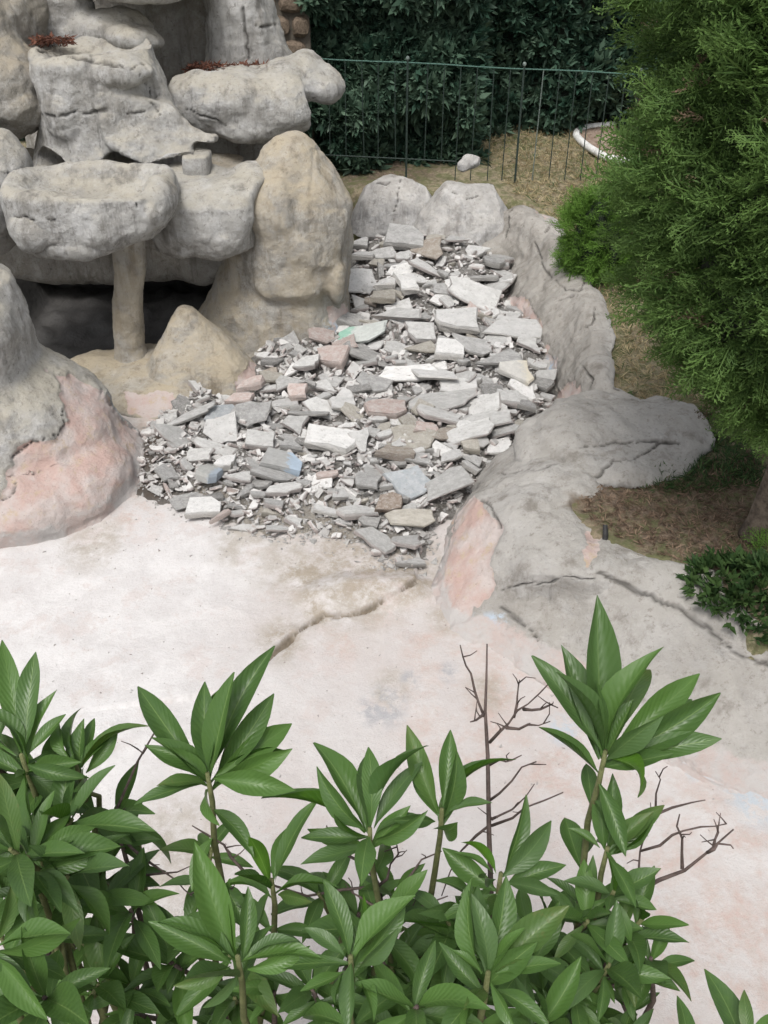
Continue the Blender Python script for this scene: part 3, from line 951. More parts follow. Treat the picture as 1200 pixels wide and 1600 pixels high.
prims = [loft([(WY(215, 0, 7.25)[0], 7.3, zt - .0, .36, .28), (WY(215, 0, 7.2)[0], 7.28, zt + .07, .47, .38), (WY(215, 0, 7.2)[0], 7.3, zt + .3, .5, .42), (WY(215, 0, 7.2)[0], 7.3, zt + .36, .42, .34)], 36)]
rock('top_basin', prims, MAT['cement'], wf, voxel=.016, smooth=8, disp=((2.2, 0.05), (6, 0.03), (15, 0.01)))
prims = [ellipsoid(WY(10, 130, 6.7), (.24, .3, .32)), ellipsoid(WY(-40, 90, 6.8), (.35, .35, .5)), ellipsoid(WY(20, 30, 7.1), (.25, .3, .3)), ellipsoid(WY(30, 165, 6.6), (.17, .2, .13))]
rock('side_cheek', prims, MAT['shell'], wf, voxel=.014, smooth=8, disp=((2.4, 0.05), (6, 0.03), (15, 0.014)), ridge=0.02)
prims = [ellipsoid(WY(-8, 262, 6.05), (.20, .3, .22), (0, 10, 0)), ellipsoid(WY(-30, 330, 6.0), (.26, .3, .3)), ellipsoid(WY(-80, 280, 6.1), (.3, .3, .5))]
rock('side_boulder', prims, MAT['cement'], wf, voxel=.014, smooth=8, disp=((2.4, 0.05), (6, 0.026), (15, 0.01)), cracks=[dict(pts=[(0, 268), (18, 272), (40, 262)], w=.7)])
# grotto: back wall, lining coloured dark as shade, floor of the pit
prims = [loft([(-1.95, 6.82, .33, .98, .22, 6), (-1.95, 6.78, .42, 1.0, .25, 6), (-1.95, 6.8, 1.15, 1.0, .25, 6)], 40), ellipsoid((-2.0, 6.62, .42), (.7, .1, .08))]
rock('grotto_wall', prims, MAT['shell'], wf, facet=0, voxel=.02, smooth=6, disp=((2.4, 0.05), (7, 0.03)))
V = np.array([(-3.3, 5.6, -.45), (-.95, 5.6, -.45), (-.95, 8.6, -.45), (-3.3, 8.6, -.45), (-3.3, 5.6, 1.0), (-.95, 5.6, 1.0), (-.95, 8.6, 1.6), (-3.3, 8.6, 1.6)])
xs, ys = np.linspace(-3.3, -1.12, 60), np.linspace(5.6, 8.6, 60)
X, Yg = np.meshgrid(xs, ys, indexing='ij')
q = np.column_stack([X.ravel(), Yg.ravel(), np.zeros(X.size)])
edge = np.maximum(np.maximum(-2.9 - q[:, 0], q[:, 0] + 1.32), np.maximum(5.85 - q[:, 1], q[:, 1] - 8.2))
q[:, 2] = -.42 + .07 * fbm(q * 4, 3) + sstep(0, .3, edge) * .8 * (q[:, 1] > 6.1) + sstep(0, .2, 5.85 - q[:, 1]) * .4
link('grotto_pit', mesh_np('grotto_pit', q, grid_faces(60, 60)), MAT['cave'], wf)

# ------------------------------------------------------------------ separate boulders
Yb = 6.45
prims = [loft([ring_px(282, 558, 548, 6.40, .40), ring_px(306, 548, 500, 6.44, .37), ring_px(336, 540, 452, 6.47, .37), ring_px(352, 544, 405, 6.5, .36), ring_px(366, 540, 340, 6.5, .33)], 48),
         loft([ring_px(396, 528, 452, 6.42, .28), ring_px(376, 541, 425, 6.42, .38), ring_px(368, 546, 370, Yb, .42), ring_px(370, 545, 310, Yb, .38), ring_px(384, 524, 266, Yb, .29), ring_px(414, 494, 230, Yb, .16), ring_px(436, 468, 211, Yb, .06)], 48),
         ellipsoid(WY(430, 330, 6.22), (.2, .2, .25)), ellipsoid(WY(400, 335, 6.42), (.14, .22, .27), (0, 14, 0)), ellipsoid(WY(385, 400, 6.4), (.13, .2, .2)), ellipsoid(WY(478, 402, 6.17), (.2, .13, .07), (0, 16, 0)), ellipsoid(WY(505, 320, 6.4), (.15, .2, .3), (0, -8, 0)), ellipsoid(WY(400, 490, 6.25), (.12, .15, .4), (0, 30, 0)), ellipsoid(WY(525, 430, 6.3), (.08, .2, .2))]
cb = rock('cone_boulder', prims, MAT['boulder'], voxel=.014, smooth=10, disp=((1.8, 0.05), (4.5, 0.026), (12, 0.012), (30, 0.004)), ridge=0.02,
          peel=[[(515, 480), (548, 478), (548, 512), (520, 518)]], blue=[[(505, 500), (545, 505), (545, 540), (505, 530)]])
tag(cb, 'tall tan and grey cone-shaped cement boulder between waterfall and rubble', 'boulder')
prims = [loft([ring_px(200, 430, 628, 5.75, .34), ring_px(215, 412, 590, 5.78, .28), ring_px(238, 375, 550, 5.8, .2), ring_px(258, 335, 515, 5.82, .13), ring_px(276, 302, 482, 5.85, .05)], 40)]
pr = rock('pointed_rock', prims, MAT['boulder'], facet=0, voxel=.012, smooth=6, disp=((2.3, 0.035), (6, 0.02), (16, 0.008)), peel=[[(372, 580), (400, 560), (418, 590), (400, 625), (362, 625)]])
tag(pr, 'low pointed beige rock beside the grey pillar, pink at its foot', 'rock')
# apron of cement before the grotto
aw = WZ(240, 600, .05)
prims = [ellipsoid(WZ(245, 590, .03), (.62, .36, .12), (6, 0, 0)), ellipsoid(WZ(180, 575, .05), (.38, .2, .1)), ellipsoid(WZ(240, 630, .0), (.35, .2, .1))]
ap = rock('cement_apron', prims, MAT['boulder'], facet=0, voxel=.013, smooth=8, disp=((2.3, 0.03), (6, 0.02), (16, 0.008)), peel=[[(190, 615), (270, 610), (285, 635), (240, 655), (200, 645)]])
tag(ap, 'low dusty cement apron in front of the dark grotto under the pillar', 'rock')
# left outcrop
prims = [loft([(-2.55, 4.74, -.12, 1.36, .95), (-2.54, 4.75, -.02, 1.24, .80), (-2.53, 4.77, .06, 1.12, .66), (-2.52, 4.76, .22, 1.00, .54), (-2.5, 4.76, .42, .90, .50), (-2.5, 4.76, .59, .76, .45), (-2.5, 4.76, .72, .61, .42), (-2.5, 4.76, .98, .60, .38), (-2.5, 4.76, 1.20, .56, .33), (-2.55, 4.76, 1.36, .45, .2)], 56),
         ellipsoid((-1.78, 4.55, .1), (.36, .36, .24)), ellipsoid((-2.1, 4.35, .05), (.5, .34, .26)), ellipsoid((-2.05, 4.6, .95), (.16, .18, .25))]
oc = rock('rock_outcrop', prims, MAT['cement'], facet=0, voxel=.014, smooth=10, disp=((1.7, 0.06), (4.5, 0.03), (12, 0.012), (30, 0.004)), peel_depth=0.022,
          cracks=[dict(pts=[(18, 742), (20, 715), (50, 690), (95, 678), (104, 660), (98, 640)], w=.8), dict(pts=[(2, 780), (20, 765), (22, 750)], w=.8)],
          peel=[[(10, 740), (22, 712), (50, 692), (95, 680), (106, 655), (98, 625), (85, 590), (70, 575), (120, 590), (180, 620), (260, 660), (260, 900), (-60, 900), (-60, 800), (0, 780)]])
co_ = get_co(oc.data)
attr(oc.data, 'toe', (1 - sstep(.0, .24, co_[:, 2])))
tag(oc, 'large grey outcrop at the left edge with its lower part peeled to pink', 'rock')

# boulders along the back of the pool
def back_boulder(prims, label, **kw):
    o = rock('boulder', prims, MAT['white_boulder'], voxel=.013, facet=30, smooth=8, disp=((2.2, 0.04), (6, 0.018), (16, 0.009)), ridge=.01, **kw)
    tag(o, label, 'boulder', 'boulders along the back of the pool')
back_boulder([loft([ring_px(540, 672, 368, 8.0, .22), ring_px(548, 684, 335, 8.06, .2), ring_px(556, 690, 300, 8.08, .15), ring_px(566, 690, 278, 8.09, .1), ring_px(590, 680, 270, 8.1, .05)], 36)],
             'broad pale boulder at the back of the pool, directly below the fence', cracks=[[(578, 282), (600, 290), (610, 284)], dict(pts=[(630, 272), (622, 300), (616, 330)], w=.6)])
back_boulder([loft([ring_px(626, 815, 402, 7.72, .3), ring_px(640, 806, 372, 7.74, .28), ring_px(660, 798, 335, 7.76, .24), ring_px(684, 786, 302, 7.78, .18), ring_px(708, 768, 278, 7.8, .1), ring_px(724, 750, 268, 7.8, .04)], 36)],
             'pale dome-shaped boulder at the far end of the rubble', cracks=[dict(pts=[(705, 300), (725, 312), (748, 306)], w=.6)])
back_boulder([ellipsoid(WY(738, 252, 8.2), (.10, .08, .07)), ellipsoid(WY(725, 258, 8.2), (.08, .08, .05))], 'small pale stone on the soil at the foot of the fence')
# ------------------------------------------------------------------ rubble heap
PILE = [(548, 390), (600, 370), (645, 360), (735, 376), (795, 415), (800, 440), (775, 468), (815, 490), (852, 532), (845, 575), (862, 612), (858, 655), (800, 700), (742, 745), (718, 775), (690, 805), (665, 850), (655, 888), (605, 885),
        (560, 842), (500, 830), (430, 835), (380, 822), (330, 800), (290, 785), (225, 755), (208, 715), (240, 665), (290, 622), (310, 605), (365, 625), (412, 605), (402, 548), (430, 532), (520, 522), (552, 490), (540, 430)]
pile_w = np.array([WP(x, y)[:2] for x, y in PILE])

def bed_z(P):
    d = sdist(P, pile_w)
    q = np.column_stack([P, np.zeros(len(P))])
    z = pile_z(P[:, 1]) + 0.05 * sstep(-.05, .25, d) + .028 * fbm(q * 4, 3) + .014 * fbm(q * 15, 3)
    return z - sstep(0.06, -0.22, d) * (0.06 + pile_z(P[:, 1]))

bed_px = [tuple(p) for p in PILE]
bed = heightgrid('debris_bed', np.arange(-1.75, 1.35, .02), np.arange(3.6, 8.1, .02), bed_z, MAT['bed'], {
    'soil': lambda P: np.clip(blob(P, [(640, 420, 60), (600, 350, 60), (225, 690, 80), (235, 740, 70), (560, 480, 40)], .1), 0, 1) * .9,
    'dust': lambda P: blob(P, [(420, 830, 90), (500, 850, 110), (600, 880, 70), (330, 780, 50), (760, 400, 40)], .05),
}, keep=lambda P: sdist(P, pile_w) > -0.2)
tag(bed, 'grey dust and crushed cement under the broken slabs', None, None, 'stuff')

# slab and block meshes, shared
def shard_mesh(i, block=False):
    """angular fracture: a quadrilateral with its corners broken off, extruded, edges chipped"""
    r = random.Random(100 + i)
    k_ = r.uniform(-.28, .28)
    tp = r.uniform(.55, 1.0)
    P = [(-.5, -.5 * tp), (.5, -.5), (.5 + k_ * .3, .5 * r.uniform(.7, 1)), (-.5 + k_, .5 * tp)]
    if r.random() < .3 and not block:
        P.pop(r.randrange(4))
    for _ in range(r.choice([1, 1, 2, 2, 3]) if not block else r.choice([0, 1, 1])):
        j = r.randrange(len(P))
        p, a_, b_ = P[j], P[j - 1], P[(j + 1) % len(P)]
        u, v = r.uniform(.15, .5), r.uniform(.15, .5)
        P[j:j + 1] = [(p[0] + (a_[0] - p[0]) * u, p[1] + (a_[1] - p[1]) * u), (p[0] + (b_[0] - p[0]) * v, p[1] + (b_[1] - p[1]) * v)]
    if r.random() < .5:       # one dented side
        j = r.randrange(len(P))
        p, q = P[j], P[(j + 1) % len(P)]
        m = ((p[0] + q[0]) / 2 * .86, (p[1] + q[1]) / 2 * .86)
        P.insert(j + 1, m)
    Q = []
    for j in range(len(P)):          # chipped edges
        p, q = P[j], P[(j + 1) % len(P)]
        Q.append(p)
        if math.dist(p, q) > .42 and len(P) < 9 and not (block and r.random() < .4):
            t_ = r.uniform(.3, .7)
            e_ = r.uniform(-.07, .04)
            nx_, ny_ = (q[1] - p[1]), -(q[0] - p[0])
            Q.append((p[0] + (q[0] - p[0]) * t_ + nx_ * e_, p[1] + (q[1] - p[1]) * t_ + ny_ * e_))
    P = Q
    n = len(P)
    slope = (r.uniform(-.25, .25), r.uniform(-.25, .25)) if not block else (r.uniform(-.2, .2), r.uniform(-.2, .2))
    top = [(x * r.uniform(.93, .99), y * r.uniform(.93, .99), .5 + slope[0] * x + slope[1] * y + r.uniform(-.05, .05)) for x, y in P]
    mid = [(x * r.uniform(.98, 1.04), y * r.uniform(.98, 1.04), r.uniform(-.05, .3)) for x, y in P]
    bot = [(x * r.uniform(.84, 1.0), y * r.uniform(.84, 1.0), -.5 + r.uniform(-.1, .1)) for x, y in P]
    cx, cy = sum(p[0] for p in P) / n, sum(p[1] for p in P) / n
    V = top + mid + bot + [(cx + r.uniform(-.08, .08), cy + r.uniform(-.08, .08), .5 + slope[0] * cx + slope[1] * cy + r.uniform(-.05, .09))]
    F = []
    for j in range(n):
        j2 = (j + 1) % n
        F += [(3 * n, j, j2), (j, n + j, n + j2, j2), (n + j, 2 * n + j, 2 * n + j2, n + j2)]
    F.append(tuple(reversed(range(2 * n, 3 * n))))
    me = bpy.data.meshes.new('block_mesh' if block else 'shard_mesh')
    me.from_pydata(V, [], F)
    me.update()
    attr(me, 'side', [0.0] * n + [.8] * n + [1.0] * n + [0.0])
    me.materials.append(MAT['r_grey'])
    return me
SHARDS = [shard_mesh(i) for i in range(26)]
BLOCKS = [shard_mesh(50 + i, True) for i in range(10)]

RG = 'broken concrete pieces in the drained pool'
placed = []      # (px, py, half-width, landmark noun)
def piece(px, py, w, h, rot, tone, kind, label, tilt=None, up=None, thick=None):
    p = WP(px, py, .05)
    d = p - np.array([0, 0, CAM_H])
    dist = math.sqrt(d @ d)
    fwd = p[1] * CP - (p[2] - CAM_H) * SP
    ppm = FPX / fwd
    sin_el = -d[2] / dist
    sx = w / ppm
    blk = kind == 'b'
    if thick is None:
        thick = (h / ppm * .42) if blk else random.uniform(.016, .034)
    sy = max(.3 * sx, (h / ppm - thick * .55) / sin_el) if not blk else max(.45 * sx, .6 * h / ppm / sin_el)
    me = random.choice(BLOCKS if blk and random.random() < .3 else SHARDS)
    o = bpy.data.objects.new('concrete_block' if blk else 'concrete_shard', me)
    COL.objects.link(o)
    base = float(bed_z(np.array([[p[0], p[1]]]))[0])
    z = base + thick * .42 + (up if up is not None else random.uniform(.0, .035))
    if tilt is None:
        tilt = (random.gauss(7, 11 if px > 490 else 17), random.gauss(0, 10 if px > 490 else 16)) if not blk else (random.gauss(4, 9), random.gauss(0, 10))
    o.location = (p[0], p[1], z)
    m = Matrix.Rotation(R(tilt[1]), 3, 'Y') @ Matrix.Rotation(R(tilt[0]), 3, 'X') @ Matrix.Rotation(R(-rot), 3, 'Z')
    o.rotation_euler = m.to_euler()
    o.scale = (sx * 0.98, sy * 1.04, thick)
    o.material_slots[0].link = 'OBJECT'
    o.material_slots[0].material = MAT['r_' + tone]
    tag(o, label, 'concrete piece', RG)
    return o

# pieces one can point to: (px, py, w, h, turn, tone, s = slab / b = block, label, short noun or '')
HAND = [
    (630, 385, 62, 34, 0, 'grey', 'b', 'rough grey lump at the far end of the rubble, below the dome boulder', 'the far rough lump'),
    (664, 402, 62, 34, 5, 'tan', 's', 'flat brown slab near the far end of the rubble', 'the flat brown slab'),
    (716, 385, 46, 14, 0, 'light', 's', 'thin pale plate at the foot of the dome-shaped boulder', ''),
    (566, 408, 34, 22, 0, 'white', 'b', 'small white lump tucked against the cone boulder, farthest left corner', 'the far white lump'),
    (558, 386, 34, 20, 0, 'grey', 'b', 'grey lump in the far left corner beside the cone boulder', ''),
    (562, 443, 58, 30, -15, 'white', 's', 'broad white plate leaning beside the right flank of the cone boulder', 'the white leaning plate'),
    (602, 456, 34, 26, 0, 'white', 'b', 'white angular chunk on brown dirt near the far end', ''),
    (652, 462, 52, 36, 0, 'white', 'b', 'chunky white lump in the middle of the far rubble', 'the chunky white lump'),
    (672, 427, 84, 20, -4, 'light', 's', 'long pale plate lying just in front of the flat brown slab', ''),
    (778, 447, 58, 18, -10, 'light', 's', 'thin pale plate propped over a dark gap by the right bank', 'the propped plate'),
    (772, 415, 34, 22, 0, 'grey', 'b', 'grey stack-like chunk at the far right corner of the rubble', ''),
    (742, 472, 80, 30, 22, 'light', 's', 'long pale wedge pointing down towards the pink chipped bank', 'the long pale wedge'),
    (598, 478, 40, 24, 0, 'beige', 'b', 'beige chunk behind the mint green stained plate', ''),
    (612, 512, 94, 20, 2, 'light', 's', 'long pale plate just behind the mint green stained plate', ''),
    (530, 497, 38, 32, -20, 'pink', 's', 'salmon pink plate standing against the foot of the cone boulder', 'the salmon plate'),
    (565, 530, 80, 36, 4, 'green', 's', 'pale plate with a mint green stain near the cone boulder', 'the green stained plate'),
    (712, 520, 70, 40, 0, 'white', 'b', 'big white rectangular block in the middle of the far rubble', 'the big white block'),
    (660, 534, 42, 32, 0, 'light', 'b', 'pale block just left of the big white rectangular block', ''),
    (798, 520, 92, 30, 6, 'white', 's', 'broad white pinkish slab against the right bank', 'the broad pinkish slab'),
    (738, 550, 64, 26, -8, 'grey', 's', 'thick grey slab below the big white rectangular block', ''),
    (816, 543, 54, 24, 0, 'light', 's', 'pale slab right beside the chipped pink edge of the bank', ''),
    (700, 562, 46, 34, 0, 'white', 'b', 'white rounded chunk in front of the big white rectangular block', 'the white rounded chunk'),
    (776, 572, 78, 26, -5, 'grey', 's', 'wide grey plate in the right half, behind the yellow stained slab', ''),
    (505, 532, 42, 22, 0, 'pink', 's', 'flat pink piece at the front foot of the cone boulder', ''),
    (538, 552, 40, 22, -10, 'pink', 's', 'salmon shard just below the mint green stained plate', ''),
    (522, 574, 48, 36, 20, 'pink', 'b', 'star-like pale pink chunk left of centre in the rubble', 'the pink chunk'),
    (575, 565, 100, 22, 12, 'dark', 's', 'long dark grey slab edge right of the pale pink chunk', ''),
    (628, 592, 106, 24, -3, 'white', 's', 'long bright white plate across the middle of the rubble', 'the long white plate'),
    (680, 596, 62, 38, -5, 'white', 's', 'bright white slab at the right end of the long white plate', ''),
    (583, 606, 56, 24, 25, 'grey', 's', 'grey slab tilted under the left end of the long white plate', ''),
    (716, 612, 62, 22, 0, 'white', 's', 'white and pinkish plate right of the middle', ''),
    (802, 600, 60, 38, -5, 'yellow', 's', 'pale slab with a yellow stained corner near the right bank', 'the yellow stained slab'),
    (690, 640, 108, 24, 3, 'light', 's', 'long light grey plate over a dark gap, right of the middle', 'the long grey plate'),
    (756, 647, 54, 28, 10, 'light', 's', 'light grey plate at the right end of the long grey plate', ''),
    (790, 636, 38, 30, 0, 'light', 'b', 'cube-like pale grey block below the yellow stained slab', 'the cube-like block'),
    (820, 642, 30, 24, 0, 'grey', 'b', 'small grey block right of the cube-like block', ''),
    (606, 652, 64, 34, 0, 'pink', 'b', 'rough pinkish grey lump near the middle of the rubble', 'the rough pinkish lump'),
    (682, 662, 80, 20, 3, 'light', 's', 'pale lens-shaped plate below the long grey plate', ''),
    (762, 672, 74, 22, 0, 'light', 's', 'light grey plate by the right edge, above the yellowish cobble', ''),
    (645, 692, 74, 40, 25, 'beige', 's', 'large beige plate sloping down in the right half of the rubble', 'the large beige plate'),
    (692, 686, 38, 24, 0, 'tan', 's', 'small brown plate beside the large sloping beige plate', ''),
    (738, 690, 74, 24, -8, 'light', 's', 'pale slab hanging over the yellowish cobble', ''),
    (787, 684, 50, 24, -22, 'light', 's', 'pale plate with a sharp edge beside the grey mound', ''),
    (736, 706, 26, 26, 0, 'beige', 'b', 'small rounded yellowish cobble at the right edge of the rubble', 'the yellowish cobble'),
    (616, 722, 62, 28, 3, 'tan', 'b', 'brownish grey brick-like block in front of the large beige plate', 'the brownish block'),
    (574, 698, 50, 38, 40, 'light', 's', 'grey plate leaning right of the big white angular slab', ''),
    (640, 762, 66, 46, 50, 'bluegrey', 's', 'large blue-grey plate tipped up at the front right', 'the blue-grey plate'),
    (692, 770, 86, 34, -32, 'light', 's', 'long grey plate leaning up against the chipped pink bank', ''),
    (560, 806, 58, 28, -22, 'light', 'b', 'oblong light grey block near the front of the rubble', 'the oblong block'),
    (606, 800, 42, 36, 0, 'rust', 'b', 'rusty brown chunk near the front tip of the rubble', 'the rusty chunk'),
    (645, 818, 76, 28, -8, 'beige', 's', 'beige grey slab right of the rusty brown chunk', ''),
    (586, 848, 66, 28, 38, 'light', 's', 'oblong pale slab sloping down at the front tip', ''),
    (632, 856, 56, 32, 0, 'light', 's', 'light grey plate at the very front tip of the rubble', 'the front tip plate'),
    (640, 876, 52, 18, -10, 'grey', 's', 'grey plate lying lowest at the front tip of the rubble', ''),
    (572, 762, 44, 26, 10, 'grey', 's', 'grey plate left of the tipped blue-grey plate', ''),
    (520, 700, 80, 46, 10, 'white', 'b', 'big white angular slab left of centre, brightest in the heap', 'the big white angular slab'),
    (440, 737, 64, 38, 0, 'blue', 'b', 'grey block with its right end painted bright blue', 'the blue painted block'),
    (340, 682, 60, 32, -12, 'white', 's', 'white triangular plate in the left part of the rubble', 'the white triangular plate'),
    (388, 660, 60, 34, 8, 'grey', 's', 'grey plate behind the white triangular plate', ''),
    (345, 654, 54, 28, -10, 'bluegrey', 's', 'blue-grey plate above the white triangular plate', ''),
    (272, 688, 62, 30, 30, 'light', 's', 'pale grey plate dipping to the right at the left end of the rubble', 'the left dipping plate'),
    (298, 662, 78, 16, -16, 'grey', 's', 'long thin grey slab at the left end, below the pink patch', ''),
    (334, 706, 70, 18, 14, 'light', 's', 'long thin pale slab below the white triangular plate', ''),
    (312, 722, 54, 18, 20, 'light', 's', 'thin pale slab left of the block with a bluish corner', ''),
    (352, 740, 30, 30, 0, 'white', 'b', 'small white block beside the block with a bluish corner', ''),
    (330, 756, 34, 38, 20, 'bluebit', 'b', 'pale block with a bluish corner at the front left', 'the bluish cornered block'),
    (317, 792, 56, 34, -6, 'white', 'b', 'cream white block lying apart at the front left edge', 'the cream block'),
    (342, 805, 40, 13, -32, 'pink', 's', 'narrow pinkish strip beside the cream white block', ''),
    (442, 773, 58, 22, -10, 'light', 'b', 'oblong grey strip below the blue painted block', ''),
    (428, 756, 76, 16, -6, 'grey', 's', 'long thin slab directly under the blue painted block', ''),
    (430, 824, 44, 17, -28, 'light', 's', 'pale shard on the dust at the front, away from the heap', 'the lone front shard'),
    (452, 672, 60, 28, 20, 'light', 's', 'long light grey slab sloping right, behind the big white angular slab', ''),
    (408, 700, 46, 30, 0, 'light', 'b', 'pale block behind the blue painted block', ''),
    (457, 708, 36, 28, 0, 'grey', 'b', 'rounded grey cobble left of the big white angular slab', ''),
    (482, 658, 66, 18, 5, 'grey', 's', 'long narrow grey block above the big white angular slab', ''),
    (448, 604, 50, 24, -25, 'light', 's', 'pale slab at the foot of the pointed rock', ''),
    (478, 585, 40, 24, 0, 'light', 'b', 'pale chunk left of the pink chunk', ''),
    (392, 612, 42, 28, 0, 'pink', 'b', 'cream pink rock at the foot of the pointed beige rock', 'the cream pink rock'),
    (464, 628, 34, 30, 0, 'pink', 'b', 'pinkish block in the left half, below the pink chunk', ''),
    (300, 604, 26, 22, 0, 'light', 'b', 'small pale lump on the apron, uppermost at the left', ''),
]
for x, y, w_, h_, rot, tone, kd, lab, noun in HAND:
    piece(x, y, w_, h_, rot, tone, kd, lab, up=random.uniform(.03, .06))
    placed.append((x, y, w_ * .42, h_ * .42, noun))
LAND = [(x, y, n) for x, y, _, _, n in placed if n]
TONE_WORD = {'grey': 'mid grey', 'light': 'light grey', 'white': 'whitish', 'dark': 'dark grey', 'tan': 'brown', 'beige': 'beige', 'pink': 'pinkish'}
used_labels = set(h[7] for h in HAND)
cnt = 0
tries = 0
while cnt < 280 and tries < 60000:
    tries += 1
    x, y = random.uniform(205, 865), random.uniform(362, 888)
    if not inside(np.array([[x, y]]), bed_px)[0]:
        continue
    scl = np.interp(y, [370, 600, 880], [.62, .8, .85])
    left = x < 470
    w_ = random.choice([22, 26, 30, 36, 44, 52] if left else [24, 30, 36, 44, 54, 66]) * scl
    h_ = w_ * random.uniform(.34, .62)
    if y > 790 and random.random() < .75:
        continue
    ok = True
    for (a, b, hw, hh, _) in placed:
        if x < 238:
            ok = False
            break
        if ((x - a) / (hw + w_ * .28)) ** 2 + ((y - b) / (hh + h_ * .28)) ** 2 < .50:
            ok = False
            break
    if not ok:
        continue
    tone = random.choices(['grey', 'light', 'white', 'dark', 'beige', 'tan', 'pink'], [18, 38, 38, 8, 8, 1.5, 2] if x > 480 else [40, 30, 5, 20, 6, 1.5, 2.5])[0]
    kd = 'b' if random.random() < (.25 if x < 480 else .14) else 's'
    lx, ly, noun = min(LAND, key=lambda q: (q[0] - x) ** 2 + ((q[1] - y) * 1.5) ** 2)
    dx, dy = x - lx, (y - ly) * 1.4
    rel = ('right of' if dx > 0 else 'left of') if abs(dx) > abs(dy) else ('in front of' if dy > 0 else 'behind')
    size = 'small' if w_ < 30 else ('medium' if w_ < 46 else 'wide')
    shape = ('chunk' if h_ > .48 * w_ else 'oblong chunk') if kd == 'b' else ('flat shard' if h_ > .48 * w_ else 'narrow shard')
    lab = f'{size} {TONE_WORD[tone]} {shape} {rel} {noun}'
    if lab in used_labels:
        continue
    used_labels.add(lab)
    piece(x, y, w_, h_, random.gauss(0, 26), tone, kd, lab)
    placed.append((x, y, w_ * .42, h_ * .42, ''))
    cnt += 1

# smaller broken fragments filling the gaps: past counting
def fragments(n):
    shapes = []
    for m_ in SHARDS[:14] + BLOCKS[:4]:
        v = get_co(m_)
        fs = [tuple(p.vertices) for p in m_.polygons]
        tri = np.array([(f[0], f[i], f[i + 1]) for f in fs for i in range(1, len(f) - 1)])
        sd = np.empty(len(v), np.float32)
        m_.attributes['side'].data.foreach_get('value', sd)
        shapes.append((v, tri, sd))
    V, F, S, Tn, o = [], [], [], [], 0
    x, y = rng.uniform(200, 868, n * 4), rng.uniform(358, 893, n * 4)
    sd_ = sdist(np.stack([x, y], 1), bed_px)
    ok = (sd_ > -6) & ~((y > 800) & (rng.random(n * 4) < .6))
    PP = WP_many(x[ok][:n], y[ok][:n])
    zb_ = np.maximum(bed_z(PP[:, :2]), floor_z(PP[:, :2]))
    for p, zb in zip(PP, zb_):
        v, tri, sd = random.choice(shapes)
        sz = min(.12, .02 + abs(random.gauss(0, .028)))
        Rm = np.array(Euler((random.gauss(.15, .5), random.gauss(0, .45), random.uniform(0, 6.28))).to_matrix())
        Tn.append(np.full(len(v), random.betavariate(1.3, 1.6)))
        V.append((v * np.array([sz, sz * random.uniform(.45, .9), sz * random.uniform(.10, .34)])) @ Rm.T + np.array([p[0], p[1], zb + random.uniform(.004, .03)]))
        F.append(tri + o)
        S.append(sd)
        o += len(v)
    me = mesh_np('broken_fragments', np.concatenate(V), np.concatenate(F), smooth=False)
    attr(me, 'side', np.concatenate(S))
    attr(me, 'tone', np.concatenate(Tn))
    return me
mid_bits = link('broken_fragments', fragments(3400), MAT['r_mixed'])
tag(mid_bits, 'small broken cement fragments filling the gaps between the slabs', None, None, 'stuff')

# crushed chips: nobody could count them
def chips(n, sizes, name, mat, pts):
    V, F = [], []
    base = np.array([(1, 0, 0), (-.5, .9, .1), (-.6, -.8, 0), (.1, .1, .6), (.2, -.1, -.5)])
    faces = np.array([(0, 1, 3), (1, 2, 3), (2, 0, 3), (1, 0, 4), (2, 1, 4), (0, 2, 4)])
    for i, (x, y, z, s) in enumerate(pts):
        Rm = np.array(Euler((random.uniform(-.6, .6), random.uniform(-.6, .6), random.uniform(0, 6.28))).to_matrix())
        b = base * np.array([s * random.uniform(.6, 1.3), s * random.uniform(.5, 1), s * random.uniform(.4, .9)]) * (1 + .3 * rng.normal(size=(5, 1)))
        V.append(b @ Rm.T + np.array([x, y, z]))
        F.append(faces + 5 * i)
    me = mesh_np(name, np.concatenate(V), np.concatenate(F), smooth=False)
    attr(me, 'side', np.repeat(rng.random(len(pts)), 5))
    return link(name, me, mat)
x, y = rng.uniform(195, 870, 40000), rng.uniform(355, 900, 40000)
ok = sdist(np.stack([x, y], 1), bed_px) > -14 * np.abs(rng.normal(0, 1, 40000))
PP = WP_many(x[ok][:9000], y[ok][:9000])
zb_ = np.maximum(bed_z(PP[:, :2]), floor_z(PP[:, :2])) + .004
pts = [(p[0], p[1], z_, abs(random.gauss(0, .009)) + .005) for p, z_ in zip(PP, zb_)]
o = chips(0, 0, 'crushed_debris', MAT['r_grey'], pts)
tag(o, 'small grey cement chips scattered between the slabs', None, None, 'stuff')

fl = []
while len(fl) < 900:
    x, y = random.uniform(60, 1150), random.uniform(790, 1330)
    if y > 900 and random.random() < .7: continue
    fl.append(WZ(x, y, 0))
fl = np.array(fl)
fl = [(p[0], p[1], z_ + .001, abs(random.gauss(0, .0035)) + .002) for p, z_ in zip(fl, floor_z(fl[:, :2]))]
tag(chips(0, 0, 'floor_grit', MAT['r_mixed'], fl), 'fine grit scattered on the pale pool floor', None, None, 'stuff')

# ------------------------------------------------------------------ plants: conifer, hedge, ground cover
def strip(a, b, w0, w1, nrm):
    """one flat tapered leaflet: 4 verts"""
    d = b - a
    s = np.cross(d, nrm)
    s /= (np.linalg.norm(s) + 1e-9)
    m = a + d * .45
    return [a, m + s * w0, b, m - s * w1]

